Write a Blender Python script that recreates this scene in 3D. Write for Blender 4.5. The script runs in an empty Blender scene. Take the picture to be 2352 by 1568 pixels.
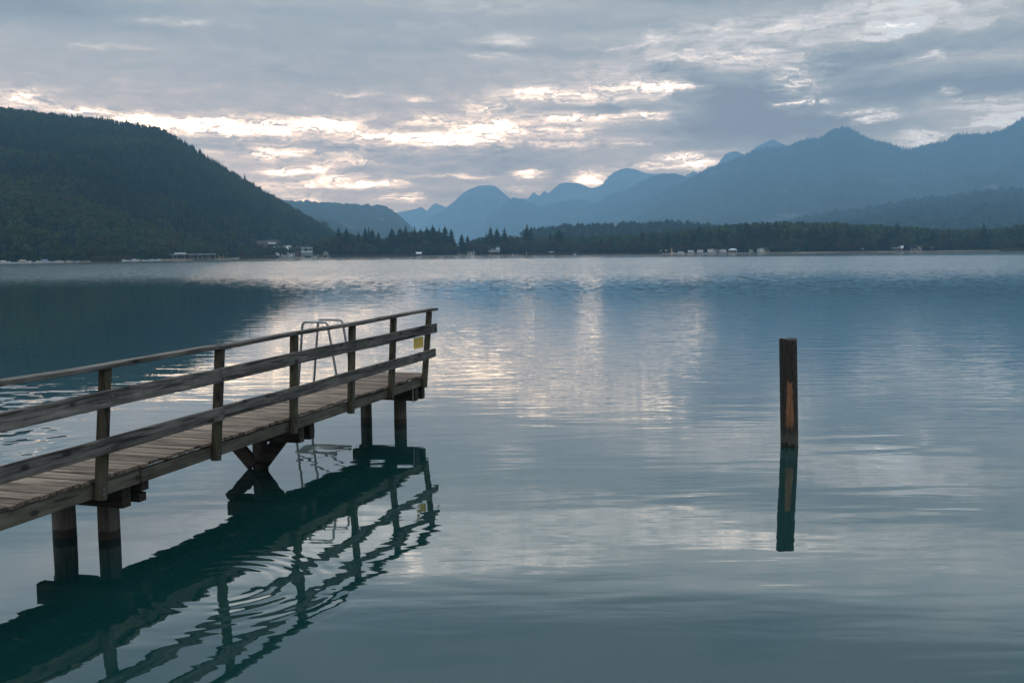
import bpy, math, random
import numpy as np
from mathutils import Vector, Matrix
R_ = math.radians
random.seed(7)
RS = np.random.RandomState(11)
sc = bpy.context.scene
C = sc.collection
# ---------------------------------------------------------------- camera
# pixel numbers below are in a 2352 x 1568 frame of the photograph
FOC, CX, CY, CAMH = 2287.0, 1176.0, 784.0, 2.75
PITCH = math.atan((784 - 577) / FOC)
ROLL = math.atan(0.0095)
FW = np.array([0, math.cos(PITCH), -math.sin(PITCH)])
_r0 = np.array([1., 0, 0]); _u0 = np.cross(_r0, FW)
RT = _r0 * math.cos(ROLL) - _u0 * math.sin(ROLL)
UP = _u0 * math.cos(ROLL) + _r0 * math.sin(ROLL)
camd = bpy.data.cameras.new('camera'); cam = bpy.data.objects.new('camera', camd); C.objects.link(cam)
camd.sensor_width = 36; camd.sensor_fit = 'HORIZONTAL'; camd.lens = FOC / 2352 * 36
camd.clip_start = 0.05; camd.clip_end = 60000
cam.matrix_world = Matrix(((RT[0], UP[0], -FW[0], 0), (RT[1], UP[1], -FW[1], 0), (RT[2], UP[2], -FW[2], CAMH), (0, 0, 0, 1)))
sc.camera = cam
def ray(px, py):
    d = FW * FOC + RT * (px - CX) - UP * (py - CY)
    return d / np.linalg.norm(d)
def azel(px, py):
    d = ray(px, py); return math.degrees(math.atan2(d[0], d[1])), math.degrees(math.asin(d[2]))
def at(px, py, z=0.0):
    d = ray(px, py); t = (z - CAMH) / d[2]; return np.array([0, 0, CAMH]) + d * t
def az_of(px):                                    # azimuth of a picture column near the horizon
    return math.atan2(*(ray(px, 577 - .0095 * (px - CX))[:2]))
def polar(px, r):
    a = az_of(px); return np.array([math.sin(a) * r, math.cos(a) * r])
sc.view_settings.view_transform = 'Standard'; sc.view_settings.look = 'None'
sc.view_settings.gamma = 1; sc.view_settings.exposure = 0.1
sc.cycles.use_denoising = True
sc.cycles.max_bounces = 6; sc.cycles.diffuse_bounces = 2; sc.cycles.glossy_bounces = 3
sc.cycles.volume_bounces = 2; sc.cycles.transparent_max_bounces = 4
sc.cycles.caustics_reflective = False; sc.cycles.caustics_refractive = False

# ---------------------------------------------------------------- node helper
class G:
    def __init__(s, tree): s.t = tree; s.L = tree.links
    def sock(s, v, inp):
        if v is None: return
        if isinstance(v, bpy.types.NodeSocket): s.L.new(v, inp)
        elif isinstance(v, (tuple, list)) and len(v) == 3 and inp.type == 'RGBA': inp.default_value = (*v, 1)
        else: inp.default_value = v
    def n(s, typ, ins=None, **props):
        nd = s.t.nodes.new(typ)
        for k, v in props.items(): setattr(nd, k, v)
        for k, v in (ins or {}).items(): s.sock(v, nd.inputs[k])
        return nd
    def m(s, op, a, b=None, c=None, clamp=False):
        nd = s.t.nodes.new('ShaderNodeMath'); nd.operation = op; nd.use_clamp = clamp
        s.sock(a, nd.inputs[0]); s.sock(b, nd.inputs[1]); s.sock(c, nd.inputs[2]); return nd.outputs[0]
    def v(s, op, a, b=None, c=None):
        nd = s.t.nodes.new('ShaderNodeVectorMath'); nd.operation = op
        s.sock(a, nd.inputs[0]); s.sock(b, nd.inputs[1])
        if c is not None: s.sock(c, nd.inputs[2])
        return nd.outputs[1] if op in ('LENGTH', 'DOT_PRODUCT') else nd.outputs[0]
    def sc(s, a, k):
        nd = s.t.nodes.new('ShaderNodeVectorMath'); nd.operation = 'SCALE'; s.sock(a, nd.inputs[0]); s.sock(k, nd.inputs[3]); return nd.outputs[0]
    def sep(s, a): return s.n('ShaderNodeSeparateXYZ', {0: a}).outputs
    def comb(s, x, y, z=0.0): return s.n('ShaderNodeCombineXYZ', {0: x, 1: y, 2: z}).outputs[0]
    def noise(s, vec, scale=1., detail=4., rough=.5, dist=0., dim='3D'):
        return s.n('ShaderNodeTexNoise', {'Vector': vec, 'Scale': scale, 'Detail': detail, 'Roughness': rough, 'Distortion': dist}, noise_dimensions=dim)
    def ramp(s, f, stops, interp='LINEAR'):
        nd = s.n('ShaderNodeValToRGB', {0: f}); cr = nd.color_ramp; cr.interpolation = interp
        while len(cr.elements) < len(stops): cr.elements.new(.5)
        for e, (p, c) in zip(cr.elements, stops):
            e.position = p; e.color = (*c, 1) if len(c) == 3 else c
        return nd.outputs[0]
    def smooth(s, x, a, b, lo=0., hi=1.):
        return s.n('ShaderNodeMapRange', {0: x, 1: a, 2: b, 3: lo, 4: hi}, interpolation_type='SMOOTHSTEP').outputs[0]
    def lin(s, x, a, b, lo=0., hi=1.):
        return s.n('ShaderNodeMapRange', {0: x, 1: a, 2: b, 3: lo, 4: hi}).outputs[0]
    def mix(s, f, a, b, bt='MIX'):
        nd = s.t.nodes.new('ShaderNodeMix'); nd.data_type = 'RGBA'; nd.blend_type = bt
        s.sock(f, nd.inputs[0]); s.sock(a, nd.inputs[6]); s.sock(b, nd.inputs[7]); return nd.outputs[2]

# ---------------------------------------------------------------- sky
HAZE_TOP, HAZE_BACK, HAZE_D, HAZE_C = 850.0, 10600.0, 2.05e-4, (.165, .305, .425)
SUN_EL, SUN_AZ = 48.0, -16.0                      # broad light through the cloud ahead and to the left
world = bpy.data.worlds.new('World'); sc.world = world; world.use_nodes = True
world.node_tree.nodes.clear()
g = G(world.node_tree)
tc = g.n('ShaderNodeTexCoord').outputs['Generated']
D = g.v('NORMALIZE', tc)
dx, dy, dz = g.sep(D)
AZ = g.m('MULTIPLY', g.m('ARCTAN2', dx, dy), 57.29578)
EL = g.m('MULTIPLY', g.m('ARCSINE', dz), 57.29578)
sky = g.n('ShaderNodeTexSky', sky_type='NISHITA', sun_disc=False, sun_elevation=R_(SUN_EL), sun_rotation=R_(SUN_AZ)).outputs[0]
clear = g.sc(sky, 0.10)
elp = g.m('MAXIMUM', EL, 0.0)
# cloud-layer coordinates: a sheet of cloud overhead seen in perspective
inv = g.m('DIVIDE', 1.0, g.m('ADD', g.m('MAXIMUM', dz, 0.0), 0.055))
Q = g.comb(g.m('MULTIPLY', dx, inv), g.m('MULTIPLY', dy, inv), 0.0)
AE = g.comb(AZ, g.m('MULTIPLY', EL, 2.1), 0.0)
w1 = g.noise(AE, .10, 5, .55); w2 = g.noise(g.v('ADD', AE, (40., 13., 5.)), .55, 5, .6)
warp = g.v('ADD', g.v('MULTIPLY', g.v('SUBTRACT', w1.outputs['Color'], (.5, .5, .5)), (5.5, 1.1, 0.)),
           g.v('MULTIPLY', g.v('SUBTRACT', w2.outputs['Color'], (.5, .5, .5)), (2.6, .75, 0.)))
P = g.v('ADD', g.comb(AZ, EL, 0.0), warp)
def blobs(lst):
    acc = None
    for (x, y, sx, sy, a) in lst:
        ax, el = azel(x, y); ix, iy = FOC / 57.3 / sx, FOC / 57.3 / sy
        q = g.v('MULTIPLY_ADD', P, (ix, iy, 0.), (-ax * ix, -el * iy, 0.))
        e = g.m('EXPONENT', g.m('MULTIPLY', g.v('DOT_PRODUCT', q, q), -1.0))
        acc = g.m('MULTIPLY', e, a) if acc is None else g.m('MULTIPLY_ADD', e, a, acc)
    return acc
BRIGHT = [(90, 228, 55, 16, .55), (40, 250, 120, 14, .3), (240, 262, 70, 7, .7), (330, 280, 90, 10, .85), (450, 290, 110, 12, .95), (560, 304, 90, 10, .75),
  (430, 278, 50, 7, .8), (660, 290, 90, 13, .75), (740, 283, 60, 10, .6), (760, 300, 50, 10, .6), (870, 312, 70, 8, .65), (985, 322, 90, 11, .85), (1080, 325, 80, 11, .85), (1120, 300, 80, 14, .9),
  (1180, 285, 60, 12, .7), (1010, 278, 90, 9, .5), (1120, 245, 60, 14, .55), (1250, 218, 80, 12, .65), (1340, 268, 90, 12, .75), (1450, 200, 90, 9, .6), (1530, 200, 40, 14, .8),
  (1310, 300, 50, 12, .4), (1290, 330, 60, 8, .5), (1480, 262, 50, 12, .6), (1400, 225, 90, 10, .3), (610, 355, 35, 9, .75), (670, 355, 40, 7, .5), (650, 392, 35, 8, .7), (715, 393, 50, 8, .75), (740, 425, 50, 8, .5),
  (800, 412, 40, 10, .6), (870, 425, 60, 7, .85), (930, 456, 35, 9, .95), (800, 375, 60, 9, .5), (690, 455, 90, 9, .4), (640, 430, 60, 10, .3), (1060, 407, 70, 5, .45), (1225, 403, 28, 9, .9), (1365, 412, 40, 14, .95),
  (1190, 437, 40, 8, .35), (1555, 362, 50, 9, .85), (1605, 378, 40, 11, .9), (1500, 385, 90, 8, .35), (1850, 232, 70, 5, .75), (1990, 252, 60, 6, .55), (2030, 268, 45, 9, .9), (2150, 312, 60, 11, .7),
  (2110, 330, 40, 7, .5), (2210, 205, 22, 10, .65), (2300, 285, 50, 10, .55), (2340, 262, 40, 10, .6), (2260, 240, 60, 14, .35), (2136, 122, 26, 6, .5), (2040, 58, 50, 7, .5), (1990, 85, 90, 6, .25), (1406, 106, 30, 5, .5),
  (1490, 98, 30, 16, .35), (1165, 100, 60, 14, .3), (1130, 130, 80, 10, .25), (930, 225, 30, 6, .35), (780, 215, 80, 5, .25), (420, 50, 110, 8, .35), (250, 105, 80, 6, .15), (2200, 20, 160, 12, .22), (1750, 60, 180, 20, .22), (1700, 130, 200, 30, .22), (1850, 175, 60, 30, .2), (1250, 180, 200, 30, .03), (2200, 60, 120, 14, .15), (1100, 20, 200, 20, .12), (1450, 330, 80, 14, .25), (700, 330, 350, 70, .22), (1150, 320, 220, 60, .12), (1500, -110, 900, 55, .26), (1200, -165, 160, 18, .5), (2150, -10, 110, 16, .45), (1750, -140, 220, 14, .4), (700, -60, 200, 16, .35), (450, -40, 200, 25, .2), (1850, 60, 500, 60, .16), (1430, 190, 160, 50, .16), (1830, 195, 60, 40, .34), (1700, 120, 160, 20, .2), (2200, 130, 200, 12, .15),
  (920, -180, 60, 22, .6), (700, -120, 260, 30, .15), (1565, -60, 90, 12, .5), (1350, -40, 180, 25, .2), (2040, 70, 60, 14, .3), (2000, 10, 150, 30, .2), (1000, 60, 120, 14, .12), (2060, -90, 200, 25, .15)]
DARKS = [(120, 15, 230, 30, .30), (700, 25, 260, 16, .12), (1640, 235, 130, 55, .62), (1540, 152, 70, 12, .55), (1600, 180, 60, 25, .35), (1760, 215, 70, 40, .40), (1850, 280, 190, 30, .48), (1700, 300, 240, 30, .42),
  (1640, 340, 220, 14, .22), (1960, 128, 120, 26, .60), (1900, 165, 90, 22, .38), (2070, 205, 200, 30, .55), (2290, 195, 90, 24, .55), (1370, 246, 85, 13, .55), (1150, 250, 60, 7, .38), (700, 342, 190, 12, .50), (480, 335, 90, 9, .3),
  (900, 366, 150, 20, .28), (1130, 350, 110, 20, .36), (1220, 375, 160, 28, .38), (1050, 385, 200, 20, .2), (850, 395, 60, 10, .3), (1100, 450, 200, 18, .22), (320, 295, 36, 5, .35), (480, 318, 60, 5, .45), (250, 258, 60, 5, .3), (850, 288, 80, 6, .35),
  (1230, 118, 260, 12, .26), (700, 170, 320, 30, .14), (900, 110, 300, 16, .12), (2250, 95, 150, 30, .24), (1780, 100, 90, 14, .28), (640, 240, 400, 15, .12), (1000, 418, 80, 12, .12),
  (600, -300, 500, 60, .15), (1560, -20, 130, 20, .28), (1450, 60, 200, 18, .12), (1900, -40, 220, 24, .2), (1200, -360, 900, 80, .2), (250, -60, 300, 50, .12)]
nb = g.noise(g.v('MULTIPLY', Q, (.8, 1.2, 1.)), .55, 8, .58, .6).outputs['Fac']
nf = g.noise(g.v('ADD', g.v('MULTIPLY', AE, (1., 1.35, 1.)), warp), .62, 10, .64, .35).outputs['Fac']
ns = g.noise(g.v('ADD', g.v('MULTIPLY', AE, (.6, 1.7, 1.)), g.v('MULTIPLY', warp, (1., 3., 1.))), .9, 6, .6, .2).outputs['Fac']
br = g.m('MAXIMUM', blobs(BRIGHT), 0.0)
dk = blobs(DARKS)
det = g.m('ADD', g.m('MULTIPLY_ADD', nf, 1.5, -.75), g.m('MULTIPLY_ADD', ns, .8, -.4))
nf2 = g.noise(g.v('ADD', g.v('MULTIPLY', AE, (1., 1.5, 1.)), g.v('MULTIPLY', warp, (2., 2., 0.))), 1.7, 6, .62, .4).outputs['Fac']
br2 = g.m('MULTIPLY', br, g.m('ADD', g.m('MULTIPLY_ADD', det, 2.0, 1.08), g.m('MULTIPLY', g.m('MULTIPLY_ADD', nf2, 5.2, -2.65), g.smooth(EL, 12., 8., .35, 1.))))
br2 = g.m('MAXIMUM', br2, 0.0)
low = g.smooth(EL, 14.5, 7.0)                     # the layer thins out toward the horizon
f = g.m('ADD', g.m('MULTIPLY_ADD', br2, .64, .255), g.m('MULTIPLY', dk, -.46))
f = g.m('ADD', f, g.m('MULTIPLY', det, g.m('MULTIPLY_ADD', low, .15, .085)))
f = g.m('ADD', f, g.m('MULTIPLY', g.m('SUBTRACT', nb, .5), g.smooth(EL, 10., 17., .24, 1.35)))
f = g.m('ADD', f, g.m('MULTIPLY', low, g.smooth(AZ, 20., -6., .02, .075)))
f = g.m('MULTIPLY', f, 1.0, clamp=True)
ccool = g.ramp(f, [(0.0, (.22, .295, .36)), (.18, (.29, .36, .41)), (.34, (.385, .43, .46)), (.50, (.54, .56, .58)), (.74, (.92, .84, .78)), (1.0, (1.9, 1.6, 1.35))])
cwarm = g.ramp(f, [(0.0, (.25, .30, .36)), (.18, (.32, .37, .415)), (.34, (.43, .437, .455)), (.50, (.64, .57, .535)), (.74, (1.05, .84, .70)), (1.0, (2.6, 1.9, 1.35))])
wm = g.m('MULTIPLY', g.smooth(EL, 13.5, 6.5), g.smooth(AZ, 26., -4.))
cc = g.mix(wm, ccool, cwarm)
# higher up the cloud sheet is thinner and lets more light through
# the cloud light that reaches the lake is dimmed and tinted by the hazy air it crosses; start from what arrives and undo that
path = g.m('MINIMUM', g.m('DIVIDE', HAZE_TOP - CAMH, g.m('MAXIMUM', dz, .02)), g.m('DIVIDE', HAZE_BACK, g.m('MAXIMUM', dy, .15)))
path = g.m('MINIMUM', path, g.smooth(dy, .3, .7, 2000., 12000.))
invT = g.m('EXPONENT', g.m('MULTIPLY', path, HAZE_D))
cc = g.v('SUBTRACT', g.sc(cc, invT), g.v('MULTIPLY', g.comb(*[g.m('SUBTRACT', invT, 1.0)] * 3), HAZE_C))
cc = g.v('MAXIMUM', cc, (.05, .05, .05))
gain = g.m('ADD', g.m('MULTIPLY', g.smooth(EL, 13.5, 16., 1.0, 1.6), g.smooth(EL, 17.5, 21.5, 1.0, .36)), g.smooth(EL, 27., 55., 0.0, 2.9))
cc = g.sc(cc, gain)
gap = g.m('MULTIPLY', g.smooth(f, .5, .7), g.smooth(AZ, 12., 22., 0., .55))     # pale blue sky showing in the right-hand gaps
skyc = g.mix(gap, cc, g.v('ADD', g.v('MULTIPLY', clear, (.55, .55, .5)), (.33, .42, .44)))
skyc = g.mix(g.smooth(EL, -1.5, -6.0), skyc, (.10, .13, .15))
bg = g.n('ShaderNodeBackground', {0: skyc, 1: 1.0})
wo = g.n('ShaderNodeOutputWorld', {0: bg.outputs[0]})
world.cycles.sampling_method = 'MANUAL'; world.cycles.sample_map_resolution = 512
# ---------------------------------------------------------------- sun (veiled)
sd = bpy.data.lights.new('sun', 'SUN'); sun = bpy.data.objects.new('sun', sd); C.objects.link(sun)
sd.energy = 0.7; sd.angle = R_(30); sd.color = (1.0, .95, .88)
sdir = Vector((math.sin(R_(SUN_AZ)) * math.cos(R_(SUN_EL)), math.cos(R_(SUN_AZ)) * math.cos(R_(SUN_EL)), math.sin(R_(SUN_EL))))
sun.rotation_euler = sdir.to_track_quat('Z', 'Y').to_euler(); sun.location = (0, 0, 60)

# ---------------------------------------------------------------- mesh helpers
def tag(o, label=None, cat=None, group=None, kind=None):
    if label: o['label'] = label
    if cat: o['category'] = cat
    if group: o['group'] = group
    if kind: o['kind'] = kind
    return o
def empty(name, loc=(0, 0, 0), rz=0.0, label=None, cat=None, group=None):
    o = bpy.data.objects.new(name, None); C.objects.link(o); o.location = [float(v) for v in loc]; o.rotation_euler = (0, 0, rz)
    o.empty_display_size = .3
    return tag(o, label, cat, group)
def raw_mesh(name, V, T, mats, tint=None, smooth=False, quads=False, fmat=None):
    me = bpy.data.meshes.new(name)
    V = np.asarray(V, dtype=np.float32); T = np.asarray(T, dtype=np.int32); k = T.shape[1]
    me.vertices.add(len(V)); me.vertices.foreach_set('co', V.ravel())
    me.loops.add(T.size); me.loops.foreach_set('vertex_index', T.ravel())
    me.polygons.add(len(T)); me.polygons.foreach_set('loop_start', np.arange(0, T.size, k, dtype=np.int32))
    if tint is not None:
        a = me.attributes.new('tint', 'FLOAT', 'POINT'); a.data.foreach_set('value', np.asarray(tint, dtype=np.float32))
    for m in mats: me.materials.append(m)
    me.update(calc_edges=True)
    if smooth: me.polygons.foreach_set('use_smooth', np.ones(len(T), dtype=bool))
    return me
def link(name, me, parent=None):
    o = bpy.data.objects.new(name, me); C.objects.link(o)
    if parent: o.parent = parent
    return o
class MB:
    def __init__(s): s.V = []; s.F = []; s.T = []
    def add(s, vs, fs, tint=None):
        b = len(s.V); s.V += [tuple(map(float, v)) for v in vs]; s.F += [tuple(b + i for i in f) for f in fs]
        s.T += [random.random() if tint is None else tint] * len(vs); return s
    def box(s, x0, x1, y0, y1, z0, z1, tint=None):
        return s.add([(x0, y0, z0), (x1, y0, z0), (x1, y1, z0), (x0, y1, z0), (x0, y0, z1), (x1, y0, z1), (x1, y1, z1), (x0, y1, z1)],
                     [(0, 3, 2, 1), (4, 5, 6, 7), (0, 1, 5, 4), (1, 2, 6, 5), (2, 3, 7, 6), (3, 0, 4, 7)], tint)
    def beam(s, p0, p1, w, h, seg=1, jit=0.0, up=(0, 0, 1), tint=None):
        p0, p1 = Vector(p0), Vector(p1); d = (p1 - p0).normalized(); side = d.cross(Vector(up)).normalized(); u = side.cross(d)
        vs = []; rnd = random.Random(int(abs(p0.x * 991 + p0.y * 373 + p1.z * 77) * 10)); ph = rnd.random() * 6
        for i in range(seg + 1):
            t = i / seg; c = p0.lerp(p1, t)
            wob = u * (math.sin(t * seg * .55 + ph) * jit) + side * (math.sin(t * seg * .4 + ph * 2) * jit * .6)
            c = c + wob
            for a, b in ((-1, -1), (1, -1), (1, 1), (-1, 1)):
                vs.append(c + side * (a * w / 2) * (1 + rnd.uniform(-1, 1) * jit * 3) + u * (b * h / 2 + rnd.uniform(-1, 1) * jit * .4))
        fs = [(0, 1, 2, 3), tuple(seg * 4 + i for i in (3, 2, 1, 0))]
        for i in range(seg):
            for k in range(4):
                a, b = i * 4 + k, i * 4 + (k + 1) % 4; fs.append((a, a + 4, b + 4, b))
        return s.add(vs, fs, tint)
    def tube(s, pts, r, n=10, tint=None, caps=True):
        pts = [Vector(p) for p in pts]; rr = r if isinstance(r, (list, tuple)) else [r] * len(pts); vs = []
        ref = Vector((.13, .97, .2)) if abs((pts[-1] - pts[0]).normalized().y) < .9 else Vector((1, 0, .1))
        for i, p in enumerate(pts):
            d = (pts[min(i + 1, len(pts) - 1)] - pts[max(i - 1, 0)]).normalized(); a = d.cross(ref).normalized(); b = d.cross(a)
            for k in range(n):
                t = 2 * math.pi * k / n; vs.append(p + (a * math.cos(t) + b * math.sin(t)) * rr[i])
        fs = []
        for i in range(len(pts) - 1):
            for k in range(n):
                fs.append((i * n + k, i * n + (k + 1) % n, (i + 1) * n + (k + 1) % n, (i + 1) * n + k))
        if caps: fs += [tuple(range(n - 1, -1, -1)), tuple((len(pts) - 1) * n + k for k in range(n))]
        return s.add(vs, fs, tint)
    def build(s, name, mat, parent=None, smooth=False, bevel=0.0):
        me = bpy.data.meshes.new(name); me.from_pydata(s.V, [], s.F); me.materials.append(mat)
        a = me.attributes.new('tint', 'FLOAT', 'POINT'); a.data.foreach_set('value', s.T)
        if smooth:
            me.polygons.foreach_set('use_smooth', [True] * len(me.polygons)); me.set_sharp_from_angle(angle=R_(40))
        o = link(name, me, parent)
        if bevel:
            b = o.modifiers.new('bevel', 'BEVEL'); b.width = bevel; b.segments = 2; b.limit_method = 'ANGLE'
        return o
# numpy value noise
_tab = RS.rand(256, 256).astype(np.float32)
def vnoise(x, y):
    xi = np.floor(x).astype(int); yi = np.floor(y).astype(int); fx = x - xi; fy = y - yi
    fx = fx * fx * (3 - 2 * fx); fy = fy * fy * (3 - 2 * fy)
    g_ = lambda a, b: _tab[a & 255, b & 255]
    return (g_(xi, yi) * (1 - fx) + g_(xi + 1, yi) * fx) * (1 - fy) + (g_(xi, yi + 1) * (1 - fx) + g_(xi + 1, yi + 1) * fx) * fy
def fbm(x, y, o=5, gain=.5):
    s = 0; a = 1; n = 0
    for i in range(o):
        s = s + a * (vnoise(x * 2 ** i + 17.3 * i, y * 2 ** i + 5.1 * i) - .5); n += a; a *= gain
    return s / n * 2

# ---------------------------------------------------------------- materials
def mat(name):
    m = bpy.data.materials.new(name); m.use_nodes = True; m.node_tree.nodes.clear(); return m, G(m.node_tree)
def fin(g, color, rough=.8, spec=.5, metal=0., normal=None):
    b = g.n('ShaderNodeBsdfPrincipled', {'Base Color': color, 'Roughness': rough, 'Specular IOR Level': spec, 'Metallic': metal, 'Normal': normal})
    g.n('ShaderNodeOutputMaterial', {0: b.outputs[0]})
def simple(name, col, rough=.6, var=.25, scale=3., metal=0., spec=.4):
    m, g = mat(name); p = g.n('ShaderNodeTexCoord').outputs['Object']
    nz = g.noise(p, scale, 5, .6).outputs['Fac']
    k = g.lin(nz, .3, .7, 1 - var, 1 + var)
    c = g.sc(g.comb(*col), k)
    fin(g, c, rough, spec, metal); return m
def wood(name, axis, dark, light, rough=.85, moss=0.0, knots=True, grain=60., wet=None):
    """weathered timber, the grain running along the object's own axis"""
    m, g = mat(name); p = g.n('ShaderNodeTexCoord').outputs['Object']
    tint = g.n('ShaderNodeAttribute', attribute_name='tint').outputs['Fac']
    p = g.v('ADD', p, g.v('MULTIPLY', g.comb(tint, tint, tint), (3.1, 5.7, 2.3)))
    st = {'x': (.05, 1, 1), 'y': (1, .05, 1), 'z': (1, 1, .05)}[axis]
    st2 = tuple(.25 if v < .5 else 1. for v in st)
    ps = g.v('MULTIPLY', p, st)
    wob = g.noise(g.v('MULTIPLY', p, st2), 3., 2, .5).outputs['Color']
    ps = g.v('ADD', ps, g.sc(wob, .05))
    fine = g.noise(ps, grain, 6, .65).outputs['Fac']
    band = g.noise(ps, grain * .22, 4, .55).outputs['Fac']
    blot = g.noise(p, 2.2, 4, .6).outputs['Fac']
    fibre = g.m('ADD', g.m('MULTIPLY', fine, .55), g.m('MULTIPLY', band, .45))
    c = g.mix(g.smooth(fibre, .33, .66), dark, light)
    c = g.mix(g.smooth(blot, .35, .7, 0., .45), c, tuple(v * .55 for v in dark))
    h = fibre
    if knots:
        kv = g.n('ShaderNodeTexVoronoi', {'Vector': g.v('MULTIPLY', p, tuple(.42 if v < .5 else 1. for v in st)), 'Scale': 6.0, 'Randomness': 1.0}).outputs['Distance']
        ring = g.m('SINE', g.m('MULTIPLY', kv, 95.))
        kz = g.smooth(kv, .19, .10)
        c = g.mix(g.m('MULTIPLY', g.smooth(kv, .34, .16), g.lin(ring, -1, 1, .0, .45)), c, tuple(v * .45 for v in dark))
        c = g.mix(g.m('MULTIPLY', kz, .8), c, tuple(v * .3 for v in dark))
    crack = g.smooth(g.noise(ps, grain * .35, 2, .5).outputs['Fac'], .61, .67)
    c = g.mix(g.m('MULTIPLY', crack, .75), c, tuple(v * .2 for v in dark))
    tk = g.lin(tint, 0, 1, .75, 1.4)
    c = g.sc(c, tk)
    if moss:
        mz = g.smooth(g.noise(p, 5., 4, .65).outputs['Fac'], .38, .62, 0., moss)
        c = g.mix(mz, c, (.062, .066, .022))
    if wet is not None:
        gz = g.sep(g.n('ShaderNodeNewGeometry').outputs['Position'])[2]
        gz = g.m('ADD', gz, g.m('MULTIPLY_ADD', g.noise(p, 9., 3, .6).outputs['Fac'], .05, -.025))
        c = g.mix(g.smooth(gz, wet + .012, wet - .012), c, (.010, .011, .009))
        c = g.mix(g.m('MULTIPLY', g.smooth(gz, wet + .16, wet + .03), .30), c, (.14, .13, .11))
    hh = g.m('SUBTRACT', h, g.m('MULTIPLY', crack, .6))
    bmp = g.n('ShaderNodeBump', {'Strength': .9, 'Distance': .006, 'Height': hh}).outputs[0]
    fin(g, c, rough, .3, 0., bmp); return m
M = {}
M['rail'] = wood('weathered_rail_wood', 'y', (.024, .022, .021), (.215, .197, .182), grain=55)
M['deck'] = wood('weathered_deck_wood', 'x', (.050, .035, .027), (.32, .25, .198), knots=False, grain=45, rough=.9)
M['post'] = wood('mossy_post_wood', 'z', (.026, .023, .018), (.105, .090, .066), moss=.32, grain=60)
M['stringer'] = wood('grey_stringer_wood', 'y', (.060, .055, .045), (.185, .168, .135), moss=.15, grain=40)
M['beam'] = wood('dark_beam_wood', 'x', (.014, .012, .010), (.072, .060, .050), grain=40)
M['pile'] = wood('pile_wood', 'z', (.070, .062, .054), (.20, .185, .165), knots=False, grain=35, wet=.085)
M['steel'] = simple('galvanised_steel', (.27, .29, .31), .42, .12, 8., .85)
M['white_plastic'] = simple('white_plastic', (.62, .64, .62), .5, .1)
M['yellow'] = simple('yellow_sign_paint', (.66, .44, .05), .5, .12, 14.)
M['bolt'] = simple('bolt_steel', (.25, .25, .26), .45, .2, 20., .8)
M['white'] = simple('white_paint', (.74, .76, .78), .55, .08)
M['cream'] = simple('cream_canvas', (.60, .52, .42), .8, .12)
M['blue'] = simple('blue_canvas', (.05, .11, .30), .7, .15)
M['paleblue'] = simple('pale_blue_cover', (.30, .42, .58), .7, .15)
M['peach'] = simple('peach_canvas', (.62, .42, .28), .8, .1)
M['glass'] = simple('dark_window', (.02, .025, .03), .15, .1)
M['metalroof'] = simple('pale_metal_roof', (.60, .68, .74), .4, .1)
M['darkroof'] = simple('dark_roof', (.035, .030, .030), .8, .2)
M['brownwall'] = simple('brown_timber_wall', (.075, .045, .032), .85, .2)
M['redwall'] = simple('red_brown_wall', (.15, .055, .045), .85, .15)
M['greenwall'] = simple('pale_green_wall', (.40, .50, .46), .8, .1)
M['tan'] = simple('tan_wall', (.32, .27, .21), .85, .15)
M['tyre'] = simple('tyre_rubber', (.02, .02, .02), .8, .1)
M['stone'] = simple('stone_wall', (.17, .16, .15), .9, .3, 1.2)

def leafmat(name, stops, scale=.06, jit=.25):
    m, g = mat(name); tint = g.n('ShaderNodeAttribute', attribute_name='tint').outputs['Fac']
    p = g.n('ShaderNodeNewGeometry').outputs['Position']
    nz = g.noise(p, scale, 3, .6).outputs['Fac']
    fac = g.m('ADD', tint, g.m('MULTIPLY_ADD', nz, jit, -jit / 2), clamp=True)
    c = g.ramp(fac, stops)
    d = g.n('ShaderNodeBsdfDiffuse', {0: c}); t = g.n('ShaderNodeBsdfTranslucent', {0: c})
    mx = g.n('ShaderNodeMixShader', {0: .25, 1: d.outputs[0], 2: t.outputs[0]})
    g.n('ShaderNodeOutputMaterial', {0: mx.outputs[0]}); return m
FOREST = [(0., (.008, .024, .027)), (.45, (.022, .048, .042)), (.70, (.052, .084, .044)), (.88, (.066, .088, .034)), (.95, (.065, .066, .030)), (1., (.085, .060, .030))]
M['forest'] = leafmat('forest_foliage', FOREST, .012)
M['spruce'] = leafmat('spruce_needles', [(0., (.010, .024, .018)), (1., (.026, .050, .028))], .05)
M['decid'] = leafmat('leafy_green', [(0., (.022, .045, .020)), (.5, (.045, .075, .028)), (1., (.085, .10, .035))], .08)
M['rust'] = leafmat('autumn_leaves', [(0., (.038, .036, .022)), (.5, (.062, .050, .030)), (1., (.10, .070, .042))], .1)
M['bark'] = simple('bark', (.05, .04, .032), .9, .3)
M['reed'] = leafmat('reed_leaves', [(0., (.050, .045, .030)), (1., (.12, .095, .060))], .2)
M['farforest'] = leafmat('distant_forest', [(0., (.014, .030, .022)), (1., (.030, .050, .028))], .004, .6)
def mountain_mat(name, green, rock, rockamt, scale):
    m, g = mat(name); p = g.n('ShaderNodeNewGeometry').outputs['Position']
    a = g.noise(p, scale, 7, .65).outputs['Fac']; b = g.noise(g.v('ADD', p, (900., 0., 50.)), scale * 5, 5, .7).outputs['Fac']
    c = g.mix(g.smooth(b, .35, .65), tuple(v * .75 for v in green), tuple(v * 1.4 for v in green))
    c = g.mix(g.smooth(a, .62 - rockamt * .3, .68 - rockamt * .25), c, rock)
    bmp = g.n('ShaderNodeBump', {'Strength': .7, 'Distance': 25., 'Height': b}).outputs[0]
    fin(g, c, .95, .1, 0., bmp); return m
M['mtn'] = mountain_mat('forested_mountain', (.010, .020, .016), (.10, .095, .09), .02, .004)
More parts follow.
